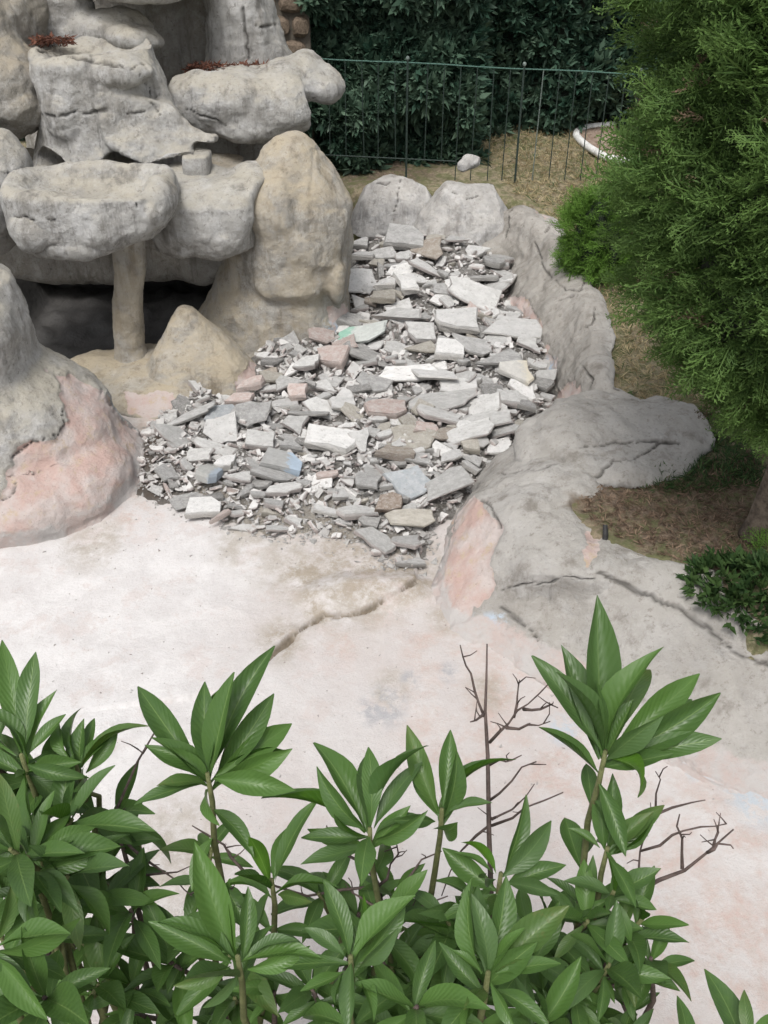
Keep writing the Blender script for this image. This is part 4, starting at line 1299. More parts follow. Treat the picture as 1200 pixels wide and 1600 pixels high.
def spray_template(seed, L=.165, nb=17, wid=.0026):
    r = np.random.default_rng(seed)
    V, tip = [], []
    def add(a, b, w, nrm, t):
        V.extend(strip(a, b, w, w, nrm))
        tip.extend([t * .3, t * .8, t, t * .8])
    up = np.array([0, 0, 1.0])
    for i in range(nb):
        t = (i + 1) / nb
        p = np.array([0, L * t * .9, -.05 * t * t * L * 6 * .3])
        side = 1 if i % 2 else -1
        ln = L * (.46 * (1 - .6 * t)) * r.uniform(.75, 1.2)
        d = np.array([side * r.uniform(.6, .9), r.uniform(.6, 1.0), r.uniform(-.35, .45)])
        d /= np.linalg.norm(d)
        q = p + d * ln
        nrm = up + r.normal(size=3) * .6
        add(p, q, wid, nrm, t)
        for s in range(4):
            u = .3 + .2 * s
            a = p + d * ln * u
            e = d + np.array([(1 if s % 2 else -1) * .9 * d[1], -(1 if s % 2 else -1) * .9 * d[0], r.uniform(-.5, .6)])
            e /= np.linalg.norm(e)
            add(a, a + e * ln * r.uniform(.3, .45), wid * .95, up + r.normal(size=3) * .7, min(1, t * .5 + .5))
    p = np.zeros(3)
    add(p, np.array([0, L, -.01]), wid * 1.2, up, 1.0)
    return np.array(V), np.array(tip)

def frames(D, roll):
    """rotation matrices (N,3,3) taking +Y to D with roll"""
    D = D / np.linalg.norm(D, axis=1)[:, None]
    ref = np.where(np.abs(D[:, 2:3]) < .95, np.array([[0, 0, 1.0]]), np.array([[1.0, 0, 0]]))
    X = np.cross(D, ref)
    X /= np.linalg.norm(X, axis=1)[:, None]
    Z = np.cross(X, D)
    c, s = np.cos(roll)[:, None], np.sin(roll)[:, None]
    X2 = X * c + Z * s
    Z2 = -X * s + Z * c
    return np.stack([X2, D, Z2], 2)

def scatter(name, templates, pos, D, roll, scale, shade, mat, parent=None):
    Vs, Sh, Tp = [], [], []
    which = rng.integers(0, len(templates), len(pos))
    for k_, (tv, tt) in enumerate(templates):
        idx = np.where(which == k_)[0]
        if not len(idx):
            continue
        Rm = frames(D[idx], roll[idx])
        v = np.einsum('nij,mj->nmi', Rm, tv) * scale[idx][:, None, None] + pos[idx][:, None, :]
        Vs.append(v.reshape(-1, 3))
        Sh.append(np.repeat(shade[idx], len(tv)))
        Tp.append(np.tile(tt, len(idx)))
    V = np.concatenate(Vs)
    F = np.arange(len(V)).reshape(-1, 4)
    me = mesh_np(name, V, F, smooth=False)
    attr(me, 'shade', np.concatenate(Sh))
    attr(me, 'tip', np.concatenate(Tp))
    return link(name, me, mat, parent)

SPRAYS = [spray_template(s) for s in range(5)]
def crown_on_axis(name, cx, cy, prof, n, mat, parent, scale=(.8, 1.25), lump=.12, core=True, seed=0, ang=None, yshrink=1.0, droop=-.1):
    zs, rs = np.array(prof)[:, 0], np.array(prof)[:, 1]
    z = rng.uniform(zs[0], zs[-1], n * 3)
    rr = np.interp(z, zs, rs)
    z = z[rng.random(len(z)) < rr / rr.max()][:n]
    n = len(z)
    a = rng.uniform(0, 2 * math.pi, n) if ang is None else rng.uniform(ang[0], ang[1], n)
    rr = np.interp(z, zs, rs)
    lp = fbm(np.stack([np.cos(a) * 2.4 + seed, np.sin(a) * 2.4, z * 2.6], 1), 3)
    f = 1 + lump * lp * 1.6
    dep = 1 - np.abs(rng.normal(0, .13, n))
    rad = rr * f * dep - .10
    slope = -np.gradient(np.interp(np.linspace(zs[0], zs[-1], 50), zs, rs), (zs[-1] - zs[0]) / 49)
    sl = np.interp(z, np.linspace(zs[0], zs[-1], 50), slope)
    pos = np.stack([cx + np.cos(a) * rad, cy + np.sin(a) * rad * yshrink, z], 1)
    D = np.stack([np.cos(a), np.sin(a), np.clip(sl, -.6, .9) + droop + .35], 1) + rng.normal(0, .38, (n, 3))
    shade = np.clip(.42 + .75 * lp + rng.normal(0, .16, n), 0, 1)
    o = scatter(name, SPRAYS, pos, D, rng.normal(0, .8, n), rng.uniform(*scale, n), shade, mat, parent)
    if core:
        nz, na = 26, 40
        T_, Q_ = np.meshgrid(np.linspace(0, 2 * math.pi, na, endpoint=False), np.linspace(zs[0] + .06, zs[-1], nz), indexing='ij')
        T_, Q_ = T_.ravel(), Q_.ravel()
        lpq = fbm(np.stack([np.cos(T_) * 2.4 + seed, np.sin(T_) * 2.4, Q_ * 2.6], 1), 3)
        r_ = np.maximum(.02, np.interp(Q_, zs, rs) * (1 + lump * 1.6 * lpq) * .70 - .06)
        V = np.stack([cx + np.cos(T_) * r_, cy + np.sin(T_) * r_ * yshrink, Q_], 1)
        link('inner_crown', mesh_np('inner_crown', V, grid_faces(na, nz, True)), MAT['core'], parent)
    return o

tx, ty = WZ(1186, 835, .42)[:2]
tree = thing('conifer_tree', 'tall dense dark green conifer at the right, bare trunk on brown soil', 'tree', (tx, ty, .42))
tv, tf = tube_pts([(tx - .01, ty, .36), (tx, ty, .5), (tx + .01, ty, .75), (tx + .02, ty, 1.2), (tx + .02, ty, 2.2), (tx + .02, ty, 3.5)], [.10, .072, .064, .06, .05, .02], 16)
me = bpy.data.meshes.new('trunk')
me.from_pydata([tuple(v) for v in tv], [], tf)
me.polygons.foreach_set('use_smooth', [True] * len(me.polygons))
link('trunk', me, MAT['bark'], tree)
crown_on_axis('crown', tx + .03, ty, [(1.02, .12), (1.12, .28), (1.26, .46), (1.42, .60), (1.6, .74), (1.8, .84), (2.1, .91), (2.5, .94), (2.9, .92), (3.3, .75), (3.7, .3)], 8200, MAT['conifer'], tree, seed=3.1, lump=.15)

n = 120
a = rng.uniform(0, 6.283, n)
z = rng.uniform(1.1, 3.0, n)
rr = np.interp(z, [1.1, 1.6, 2.1, 2.9], [.36, .68, .86, .88]) * rng.uniform(.8, 1.0, n)
pos = np.stack([tx + np.cos(a) * rr, ty + np.sin(a) * rr, z], 1)
scatter('dead_sprig', SPRAYS, pos, np.stack([np.cos(a), np.sin(a), np.full(n, -.1)], 1) + rng.normal(0, .4, (n, 3)), rng.normal(0, .8, n), rng.uniform(.6, 1.0, n), rng.random(n), MAT['litter'], tree)
for _ in range(10):
    a_, z_ = random.uniform(0, 6.28), random.uniform(.95, 1.7)
    rr_ = random.uniform(.5, .75)
    v, f = tube_pts([(tx, ty, z_), (tx + math.cos(a_) * rr_ * .5, ty + math.sin(a_) * rr_ * .5, z_ + .12), (tx + math.cos(a_) * rr_, ty + math.sin(a_) * rr_, z_ + .32)], [.018, .012, .004], 7)
    me = bpy.data.meshes.new('limb')
    me.from_pydata([tuple(q) for q in v], [], f)
    link('limb', me, MAT['bark'], tree)

jx, jy = WZ(930, 428, .42)[:2]
jun = thing('low_juniper', 'low bright green feathery conifer bush at the edge of the bank', 'bush', (jx, jy, .42))
crown_on_axis('crown', jx, jy, [(.44, .20), (.55, .30), (.7, .34), (.85, .27), (.98, .12)], 650, MAT['juniper'], jun, scale=(.7, 1.0), seed=8, lump=.2)
jv, jf = tube_pts([(jx, jy, .38), (jx, jy, .6), (jx, jy, .8)], [.03, .022, .01], 10)
me = bpy.data.meshes.new('trunk')
me.from_pydata([tuple(v) for v in jv], [], jf)
link('trunk', me, MAT['bark'], jun)

# hedges: leafy sprigs over a dark twig core
def leaf_template(n, L, W, seed):
    r = np.random.default_rng(seed)
    V = []
    for i in range(n):
        d = np.array([r.normal(0, .7), 1.0, r.normal(0, .6)])
        d /= np.linalg.norm(d)
        a = np.array([0, L * .5 * i / n, 0])
        V.extend(strip(a, a + d * L * r.uniform(.7, 1.2), W, W, np.array([r.normal(0, .5), r.normal(0, .3), 1.0])))
    return np.array(V), np.tile([0, .5, 1, .5], n)
HLEAF = [leaf_template(6, .075, .014, s) for s in range(5)]

def hedge(label, x0, x1, y0, y1, z0, z1, n, seed, bulge=.34):
    h = thing('hedge', label, 'hedge', ((x0 + x1) / 2, (y0 + y1) / 2, z0), 'hedges behind the fence')
    # samples on front and left/right faces + top
    u = rng.uniform(x0, x1, n)
    z = rng.uniform(z0, z1, n)
    q = np.stack([u * 1.6 + seed, np.full(n, seed), z * 1.6], 1)
    lp = fbm(q, 3)
    y = y0 - bulge * lp + np.abs(rng.normal(0, .05, n)) + .1 * sstep(.35, 0, (z - z0))
    pos = np.stack([u, y, z], 1)
    D = np.stack([rng.normal(0, .6, n), np.full(n, -.8), rng.normal(.25, .55, n)], 1)
    m = n // 5
    ys = rng.uniform(y0, y1, m)
    zs_ = rng.uniform(z0, z1, m)
    side = np.where(rng.random(m) < .5, x0, x1)
    pos2 = np.stack([side + np.sign(side - (x0 + x1) / 2) * (rng.normal(0, .05, m)), ys, zs_], 1)
    D2 = np.stack([np.sign(side - (x0 + x1) / 2) * .8, rng.normal(0, .6, m), rng.normal(.2, .5, m)], 1)
    pos3 = np.stack([rng.uniform(x0, x1, m), rng.uniform(y0, y1, m), z1 + rng.normal(0, .05, m)], 1)
    D3 = np.stack([rng.normal(0, .6, m), rng.normal(0, .6, m), np.ones(m)], 1)
    pos, D = np.concatenate([pos, pos2, pos3]), np.concatenate([D, D2, D3])
    N = len(pos)
    shade = np.clip(.35 + .45 * fbm(pos * 2.2 + seed, 3) + rng.normal(0, .2, N), 0, 1)
    scatter('foliage', HLEAF, pos, D, rng.uniform(-1.2, 1.2, N), rng.uniform(.7, 1.7, N), shade, MAT['hedge'], h)
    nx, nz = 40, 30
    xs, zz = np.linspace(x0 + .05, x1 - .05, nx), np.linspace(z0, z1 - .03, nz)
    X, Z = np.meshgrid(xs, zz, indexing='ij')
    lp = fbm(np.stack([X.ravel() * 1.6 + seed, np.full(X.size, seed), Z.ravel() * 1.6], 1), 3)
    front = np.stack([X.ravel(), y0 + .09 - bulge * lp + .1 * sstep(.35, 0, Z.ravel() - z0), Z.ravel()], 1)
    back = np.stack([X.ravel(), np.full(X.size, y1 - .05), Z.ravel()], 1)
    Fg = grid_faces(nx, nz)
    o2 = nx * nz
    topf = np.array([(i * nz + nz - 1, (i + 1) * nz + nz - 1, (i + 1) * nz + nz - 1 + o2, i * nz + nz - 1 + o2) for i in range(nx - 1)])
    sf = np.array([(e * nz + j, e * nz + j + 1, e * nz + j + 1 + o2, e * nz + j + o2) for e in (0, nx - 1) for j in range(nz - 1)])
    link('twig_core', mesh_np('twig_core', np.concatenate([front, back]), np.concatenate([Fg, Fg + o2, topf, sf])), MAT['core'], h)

hl0, hl1 = WY(478, 200, 8.85)[0], WY(735, 200, 8.85)[0]
hedge('dark green hedge block standing forward behind the left half of the fence', hl0 - .1, hl1, 8.85, 9.9, .42, 2.5, 7500, 2.0)
hr1 = WY(1300, 200, 9.75)[0]
hedge('dark green hedge set further back behind the right half of the fence', hl1 - .3, hr1 + 1.0, 9.75, 10.8, .42, 2.7, 9500, 5.0)
hedge('dark green hedge far left behind the rock waterfall', -5.0, -1.45, 9.6, 10.6, .42, 2.7, 3500, 9.0)

# stone wall glimpsed between the waterfall and the hedge
sw0, sw1 = WY(405, 50, 8.75)[0], WY(484, 50, 8.75)[0]
sw = thing('stone_wall', 'narrow brown stone wall between the rock waterfall and the hedge', 'wall', ((sw0 + sw1) / 2, 8.85, .42))
bmv, bmf = [], []
def box(x0, x1, y0, y1, z0, z1):
    V = np.array([(x, y, z) for x in (x0, x1) for y in (y0, y1) for z in (z0, z1)], float)
    F = [(0, 1, 3, 2), (4, 6, 7, 5), (0, 4, 5, 1), (2, 3, 7, 6), (0, 2, 6, 4), (1, 5, 7, 3)]
    return V, F
V, F = box(sw0 - .3, sw1, 8.75, 9.2, .3, 2.5)
me = bpy.data.meshes.new('mortar_core')
me.from_pydata([tuple(v) for v in V], [], F)
link('mortar_core', me, MAT['mortar'], sw)
def stone_mesh(seed):
    r = random.Random(seed)
    bm = bmesh.new()
    bmesh.ops.create_icosphere(bm, subdivisions=2, radius=.5)
    for v in bm.verts:
        m = max(abs(v.co.x), abs(v.co.y), abs(v.co.z))
        v.co = v.co * (.55 + .45 * .5 / m * .9) * r.uniform(.92, 1.06)
    me = bpy.data.meshes.new('stone_mesh')
    bm.to_mesh(me)
    bm.free()
    me.materials.append(MAT['brownstone'])
    return me
STONES = [stone_mesh(s) for s in range(4)]
z = 1.0
row = 0
while z < 2.35:
    hgt = random.uniform(.13, .19)
    x = sw0 - .28 + (.07 if row % 2 else 0)
    while x < sw1 - .05:
        wd = min(random.uniform(.16, .26), sw1 - x)
        o = bpy.data.objects.new('stone', random.choice(STONES))
        COL.objects.link(o)
        o.parent = sw
        o.matrix_parent_inverse = Matrix.Translation(-Vector(sw.location))
        o.location = (x + wd / 2, 8.75, z + hgt / 2)
        o.scale = (wd * 1.02, .14, hgt * 1.0)
        x += wd + .012
    z += hgt + .012
    row += 1

# ------------------------------------------------------------------ fence
FY = 8.42
fence = thing('iron_fence', 'thin dark green iron fence with upright bars in front of the hedge', 'fence', (.6, FY, .42))
def bar_mesh(name, pts, rad, mat, n=6):
    v, f = tube_pts(pts, rad if isinstance(rad, list) else [rad] * len(pts), n)
    me = bpy.data.meshes.new(name)
    me.from_pydata([tuple(map(float, q)) for q in v], [], f)
    return link(name, me, mat, fence)
tl, tr_ = WY(470, 90, FY), WY(1010, 117, FY)
def rail_z(x): return tl[2] + (tr_[2] - tl[2]) * (x - tl[0]) / (tr_[0] - tl[0])
xe = tr_[0] + .9
xsr = np.linspace(tl[0], xe, 14)
bar_mesh('top_rail', [(x, FY, rail_z(x) + .004 * math.sin(5 * x)) for x in xsr], .0058, MAT['rail'], 8)
bl = WY(470, 240, FY)
br = WY(712, 252, FY)
bar_mesh('bottom_rail', [(bl[0] + (br[0] - bl[0]) * t, FY, bl[2] + (br[2] - bl[2]) * t) for t in (0, .3, .6, 1)], .005, MAT['iron'])
for px_ in (637, 820, 1003):
    X0 = WY(px_, 95, FY)[0]
    post = bar_mesh('post', [(X0, FY, .38), (X0, FY, 1.0), (X0, FY, rail_z(X0) + .03)], .009, MAT['iron'], 8)
    v, f = ellipsoid((X0, FY, rail_z(X0) + .035), (.016, .016, .018), n=6)
    me = bpy.data.meshes.new('finial')
    me.from_pydata([tuple(q) for q in v], [], f)
    fin = link('finial', me, MAT['pale_iron'], fence)
    fin.parent = post
x = WY(513, 95, FY)[0]
i = 0
while x < xe:
    if all(abs(x - WY(p, 95, FY)[0]) > .05 for p in (637, 820, 1003)):
        lean = random.uniform(-.012, .012)
        zb = .44 if x > br[0] else (bl[2] + (br[2] - bl[2]) * (x - bl[0]) / (br[0] - bl[0]) - .01)
        bar_mesh('bar', [(x + lean, FY, zb), (x + lean * .4, FY, 1.0), (x, FY, rail_z(x))], .0046, MAT['pale_iron'] if random.random() < .12 else MAT['iron'])
    x += .133
    i += 1

# white curved kerb of the flower bed by the fence
ks = thing('flower_bed_edging', 'curved white kerb round a reddish flower bed behind the conifer', 'kerb', tuple(WZ(945, 225, .42)))
kp = [WZ(x, y, .42) for x, y in ((960, 200), (925, 203), (905, 208), (900, 217), (912, 230), (930, 242), (950, 252), (985, 258))]
kp = [(p[0], p[1], .45) for p in kp]
v, f = tube_pts(cr_up(np.array(kp)[:, None, :].repeat(2, 1), 4, 1)[:, 0], [.035] * 29, 8)
me = bpy.data.meshes.new('kerb_ring')
me.from_pydata([tuple(q) for q in v], [], f)
me.polygons.foreach_set('use_smooth', [True] * len(me.polygons))
link('kerb_ring', me, MAT['kerb'], ks)
c = np.mean(np.array(kp), 0)
Vb = [tuple(c + np.array([.1, 0, .03]))] + [p for p in kp]
me = bpy.data.meshes.new('bed_soil')
me.from_pydata(Vb, [], [(0, i, i + 1) for i in range(1, len(kp))] + [(0, len(kp), 1)])
link('bed_soil', me, MAT['bedsoil'], ks)

# ------------------------------------------------------------------ dry grass, litter
def blades(name, pts, L, W, mat, flat=.5):
    n = len(pts)
    a = rng.uniform(0, 6.283, n)
    D = np.stack([np.cos(a), np.sin(a), np.abs(rng.normal(0, flat, n))], 1)
    tpl = [leaf_template(3, L, W, 40 + s) for s in range(4)]
    return scatter(name, tpl, pts, D, rng.uniform(-1, 1, n), rng.uniform(.6, 1.4, n), rng.random(n), mat)
def garden_pts(n, poly, z=.42):
    out = []
    poly_w = np.array([WZ(x, y, z)[:2] for x, y in poly])
    lo, hi = poly_w.min(0), poly_w.max(0)
    while sum(map(len, out)) < n:
        P = rng.uniform(lo, hi, (n, 2))
        P = P[inside(P, poly_w)]
        P = P[sdist(P, basin) < -.03]
        out.append(P)
    P = np.concatenate(out)[:n]
    return np.column_stack([P, ground_z(P) + .004])
o = blades('dry_grass', garden_pts(9000, [(740, 190), (1100, 190), (1110, 640), (960, 640), (930, 440), (790, 290)]), .06, .0022, MAT['straw'], .35)
tag(o, 'dry straw coloured grass between bank and fence', None, None, 'stuff')
o = blades('leaf_litter', garden_pts(2600, [(880, 760), (1000, 740), (1200, 700), (1260, 900), (1100, 900), (930, 820)]), .032, .0026, MAT['litter'], .2)
tag(o, 'brown fallen leaves and twigs under the conifer', None, None, 'stuff')
gp2 = garden_pts(2200, [(740, 190), (1100, 190), (1110, 640), (960, 640), (930, 440), (790, 290)])
o = blades('green_grass', gp2, .05, .002, MAT['cover'], .4)
tag(o, 'thin green grass growing through the straw', None, None, 'stuff')
gp = garden_pts(1500, [(1040, 690), (1090, 640), (1160, 660), (1200, 760), (1080, 770), (1000, 770)])
o = blades('grass_tufts', gp, .05, .0025, MAT['cover'], .5)
tag(o, 'sparse green grass by the conifer trunk', None, None, 'stuff')

# red dead leaves caught on the ledges
pts = []
for (x0, x1, y, Y) in ((295, 412, 104, 7.2), (52, 112, 62, 6.82)):
    for _ in range(300 if x0 > 200 else 120):
        p = WY(random.uniform(x0, x1), y + random.uniform(-3, 7), Y + random.uniform(-.06, .1))
        pts.append(p)
o = blades('fallen_leaves', np.array(pts), .045, .006, MAT['redleaf'], .06)
tag(o, 'dead reddish leaves caught on the waterfall ledges', None, None, 'stuff')

# low leafy plant at the right edge, and a fern
gc = WZ(1165, 930, .42)
cov = thing('ground_cover_plant', 'low dark leafy ground cover spilling over the bank at the right edge', 'plant', tuple(gc))
n = 620
a = rng.uniform(0, 6.283, n)
rr = np.sqrt(rng.random(n))
pos = np.stack([gc[0] + .1 + rr * np.cos(a) * .33, gc[1] + rr * np.sin(a) * .28 * (1 + .3 * np.sin(3 * a)), .42 + (1 - rr ** 2) * .15 * rng.random(n)], 1)
D = np.stack([np.cos(a) * .6, np.sin(a) * .6, np.ones(n) * .5], 1) + rng.normal(0, .4, (n, 3))
scatter('foliage', [leaf_template(6, .05, .009, 70 + s) for s in range(4)], pos, D, rng.uniform(-1, 1, n), rng.uniform(.7, 1.3, n), rng.random(n), MAT['cover'], cov)
fe = WZ(1195, 872, .42)
fern = thing('young_conifer_seedling', 'bright green feathery seedling at the foot of the conifer trunk', 'seedling', tuple(fe))
n = 9
a = np.linspace(0, 6.283, n, endpoint=False)
scatter('frond', SPRAYS, np.tile(fe + np.array([0, 0, .05]), (n, 1)), np.stack([np.cos(a), np.sin(a), np.full(n, .5)], 1), rng.normal(0, .3, n), np.full(n, .8), rng.random(n), MAT['juniper'], fern)

# ------------------------------------------------------------------ laurel shrubs in front
def laurel_leaf(seed):
    r = random.Random(seed)
    nL, nW = 10, 4
    curl, fold, side, wid = r.uniform(.05, .85), r.uniform(.12, .5), r.uniform(-.2, .2), r.uniform(.110, .152)
    tw, wv_ = r.uniform(-.5, .5), r.uniform(.006, .022)
    V, UV = [], []
    for i in range(nL + 1):
        t = i / nL
        wv = wid * (math.sin(math.pi * min(1, t ** 1.18)) ** .92) if 0 < t < 1 else 0
        wv = max(wv, .006)
        if t < .1:
            wv = .008 + (wv - .008) * t / .1
        y = math.sin(curl * t * 1.6) / max(curl * 1.6, 1e-3)
        zc = -(1 - math.cos(curl * t * 1.6)) / max(curl * 1.6, 1e-3)
        xc = side * t * t
        for j in range(nW + 1):
            s = (j - nW / 2) / (nW / 2)
            V.append((xc + s * wv, y, zc + abs(s) ** 1.3 * wv * fold * 2.2 + wv_ * math.sin(11 * t + seed * 1.7 + s) * abs(s) + s * wv * math.sin(tw * t)))
            UV.append((.5 + .5 * s, t))
    me = bpy.data.meshes.new('laurel_leaf')
    F = [tuple(map(int, f)) for f in grid_faces(nL + 1, nW + 1)]
    me.from_pydata(V, [], F)
    uv = me.uv_layers.new(name='UVMap')
    for lp in me.loops:
        uv.data[lp.index].uv = UV[lp.vertex_index]
    me.polygons.foreach_set('use_smooth', [True] * len(me.polygons))
    me.materials.append(MAT['leaf'])
    return me
LEAVES = [laurel_leaf(s) for s in range(20)]

def stem_part(root, pts, rad, mat, name='stem'):
    v, f = tube_pts(pts, rad, 7)
    me = bpy.data.meshes.new(name)
    me.from_pydata([tuple(map(float, q)) for q in v], [], f)
    me.polygons.foreach_set('use_smooth', [True] * len(me.polygons))
    return link(name, me, mat, root)

def add_leaf(root, base, d, L, roll=0.0):
    d = np.asarray(d, float)
    Rm = frames(d[None], np.array([roll]))[0]
    o = bpy.data.objects.new('leaf', random.choice(LEAVES))
    COL.objects.link(o)
    o.parent = root
    m = Matrix.Identity(4)
    for i_ in range(3):
        for j_ in range(3):
            m[i_][j_] = Rm[i_][j_] * L * (min(1.08, max(.76, (.15 / L) ** .8)) if j_ == 0 else 1.0)
        m[i_][3] = base[i_] - root.location[i_]
    o.matrix_basis = m
    q = random.random()
    if q < .36:
        o.material_slots[0].link = 'OBJECT'
        o.material_slots[0].material = MAT['leaf_old' if q < .07 else ('leaf_young' if q < .20 else 'leaf_dusty')]
    return o

def shoot(root, base_xy, px_, py_, t_, tips):
    """a shoot whose leaves reach the surveyed tips (px, py, depth offset)"""
    c = WT(px_, py_, t_)
    for (x, y, dt) in tips:
        e = WT(x, y, t_ + dt)
        d = e - c
        L = np.linalg.norm(d)
        d = d / L
        b = c + d * .012 - np.array([0, 0, random.uniform(0, .03)])
        d = e - b
        L = np.linalg.norm(d)
        d = d / L
        hint = np.array([0, -.45, .83]) + rng.normal(0, .5, 3)
        Rm0 = frames(d[None], np.array([0.0]))[0]
        hx, hz = hint @ Rm0[:, 0], hint @ Rm0[:, 2]
        add_leaf(root, b, d, L * 1.02, math.atan2(-hx, hz))
    b = np.array([base_xy[0] + random.uniform(-.12, .12), base_xy[1] + random.uniform(-.1, .1), .42])
    p1 = c + np.array([random.uniform(-.01, .01), .0, -.16])
    mid = p1 * .5 + b * .5 + np.array([random.uniform(-.05, .05), .03, .1])
    dirs = [WT(x, y, t_ + dt) - c for x, y, dt in tips]
    for k_ in range(max(2, len(tips) // 2)):        # shorter leaves between the surveyed ones
        a_, b_ = random.sample(dirs, 2)
        d = a_ / np.linalg.norm(a_) * .6 + b_ / np.linalg.norm(b_) * .5 + rng.normal(0, .45, 3)
        add_leaf(root, c - np.array([0, 0, random.uniform(.0, .05)]), d, random.uniform(.08, .13), random.uniform(-.7, .7))
    for k_ in range(random.randint(3, 6)):      # older leaves along the shoot
        u_ = random.uniform(.03, .34)
        a_ = random.uniform(0, 6.28)
        q = c + (p1 - c) * min(1, u_ / .16) + (mid - p1) * max(0, (u_ - .16) / .5)
        add_leaf(root, q, (math.cos(a_), math.sin(a_), random.uniform(-.35, .55)), random.uniform(.08, .125), random.uniform(-.5, .5))
    stem_part(root, [c + np.array([0, 0, .01]), c - np.array([0, 0, .06]), p1, mid, b], [.0034, .0045, .0052, .008, .012], MAT['stem'])

def rosette(root, c, axis, n, L, spread=(25, 95), phase=None, ysq=None):
    """whorl of leaves round a shoot tip"""
    axis = Vector(axis).normalized()
    ref = Vector((1, 0, 0)) if abs(axis.x) < .8 else Vector((0, 1, 0))
    u = axis.cross(ref).normalized()
    w = axis.cross(u)
    ph = random.uniform(0, 6.28) if phase is None else phase
    for i in range(n):
        t = i / max(1, n - 1)
        a = ph + i * 2.39996
        el = R(spread[0] + (spread[1] - spread[0]) * t + random.uniform(-9, 9))
        d = axis * math.cos(el) + (u * math.cos(a) + w * math.sin(a)) * math.sin(el)
        base = Vector(c) - axis * (.055 * t * L / .15)
        add_leaf(root, tuple(base), tuple(d), L * random.uniform(.7, 1.15) * (0.8 + .2 * math.sin(math.pi * min(1, t + .25))), random.uniform(-.35, .35))

def shrub(name, label, base_xy, tips, group='laurel shrubs in the foreground'):
    root = thing(name, label, 'shrub', (base_xy[0], base_xy[1], .42), group)
    for tp in tips:
        px_, py_, t_, n_, L_, lean = tp[:6]
        spread = tp[6] if len(tp) > 6 else (22, 92)
        c = WT(px_, py_, t_)
        ax = (lean[0], lean[1], 1.0)
        rosette(root, c, ax, n_, L_, spread)
        b = np.array([base_xy[0] + random.uniform(-.12, .12), base_xy[1] + random.uniform(-.1, .1), .42])
        axn = np.array(ax) / np.linalg.norm(ax)
        p1 = c - axn * .16
        mid = (p1 * .55 + b * .45) + np.array([random.uniform(-.06, .06), random.uniform(-.06, .06), .12])
        stem_part(root, [c + axn * .01, c - axn * .06, p1, mid, b], [.0032, .0042, .005, .008, .012], MAT['stem'] if random.random() < .6 else MAT['twig'])
    return root

def fill(poly, n, t0, t1, L=(.10, .14), nl=(6, 9)):
    out = []
    lo, hi = np.min(poly, 0), np.max(poly, 0)
    pts = []
    while len(out) < n:
        x, y = random.uniform(lo[0], hi[0]), random.uniform(lo[1], hi[1])
        if not inside(np.array([[x, y]]), poly)[0]:
            continue
        if any((x - a) ** 2 + (y - b) ** 2 < 38 ** 2 for a, b in pts):
            if random.random() < .93:
                continue
        pts.append((x, y))
        out.append((x, y, random.uniform(t0, t1), random.randint(*nl), random.uniform(*L), (random.uniform(-.45, .45), random.uniform(-.5, .1))))
    return out

LL = 'dense leafy laurel shrub filling the bottom left corner'
xy = (-.55, .72)
r_ = shrub('laurel_shrub', LL, xy, [
    (110, 1285, 1.52, 8, .14, (.5, -.1)), (20, 1330, 1.4, 9, .15, (-.1, -.3)), (105, 1370, 1.45, 7, .13, (.4, -.3)), (70, 1560, 1.3, 8, .14, (.2, -.4))] +
    fill([(-40, 1140), (110, 1190), (190, 1270), (160, 1400), (220, 1600), (-40, 1640)], 17, 1.55, 1.85, (.12, .16)))
shoot(r_, xy, 120, 1200, 1.58, [(182, 1088, 0), (85, 1085, .03), (188, 1145, .02), (165, 1215, -.05), (60, 1125, 0), (110, 1255, -.1), (150, 1120, .05)])
shoot(r_, xy, 35, 1185, 1.55, [(12, 1060, 0), (46, 1018, .03), (0, 995, .05), (98, 1115, .02), (105, 1225, -.06), (48, 1300, -.1), (-40, 1130, 0), (70, 1075, .04)])
shoot(r_, xy, -25, 1470, 1.28, [(102, 1432, 0), (108, 1505, -.03), (40, 1395, .03), (70, 1575, -.06), (20, 1350, .05)])
shoot(r_, xy, 45, 1345, 1.42, [(138, 1275, .02), (150, 1345, -.02), (62, 1235, .04), (112, 1385, -.06), (10, 1250, .05), (30, 1430, -.06)])
LL = 'laurel shrub topped by one big rosette of upright leaves, left of centre'
xy = (-.26, .78)
r_ = shrub('laurel_shrub', LL, xy, [(205, 1425, 1.6, 6, .13, (.1, -.2)), (330, 1330, 1.7, 5, .11, (.2, 0))] +
    fill([(330, 1390), (460, 1380), (480, 1600), (230, 1640), (150, 1520), (240, 1460)], 10, 1.5, 1.75, (.10, .14)))
shoot(r_, xy, 325, 1215, 1.45, [(386, 998, 0), (197, 1050, 0), (276, 1047, .03), (350, 1065, -.05), (432, 1088, .03), (464, 1127, .05), (452, 1190, -.04), (440, 1228, -.07), (212, 1242, -.05), (229, 1162, -.02), (310, 1270, -.1), (310, 1070, -.03)])
shoot(r_, xy, 425, 1380, 1.46, [(464, 1243, 0), (438, 1285, .03), (395, 1290, .02), (478, 1400, -.05), (400, 1440, -.06)])
shoot(r_, xy, 372, 1500, 1.3, [(296, 1332, 0), (345, 1378, .03), (240, 1432, .0), (474, 1508, -.03), (285, 1564, -.05), (352, 1580, -.06), (445, 1440, .0), (398, 1390, .04)])
LL = 'laurel shrub with several leafy shoots at the bottom centre'
xy = (-.02, .74)
r_ = shrub('laurel_shrub', LL, xy, [(620, 1400, 1.62, 5, .11, (.2, -.1)), (500, 1400, 1.6, 6, .12, (-.2, -.1)), (650, 1575, 1.3, 8, .13, (.1, -.3))] +
    fill([(470, 1420), (720, 1430), (720, 1640), (430, 1640)], 11, 1.5, 1.75, (.10, .14)))
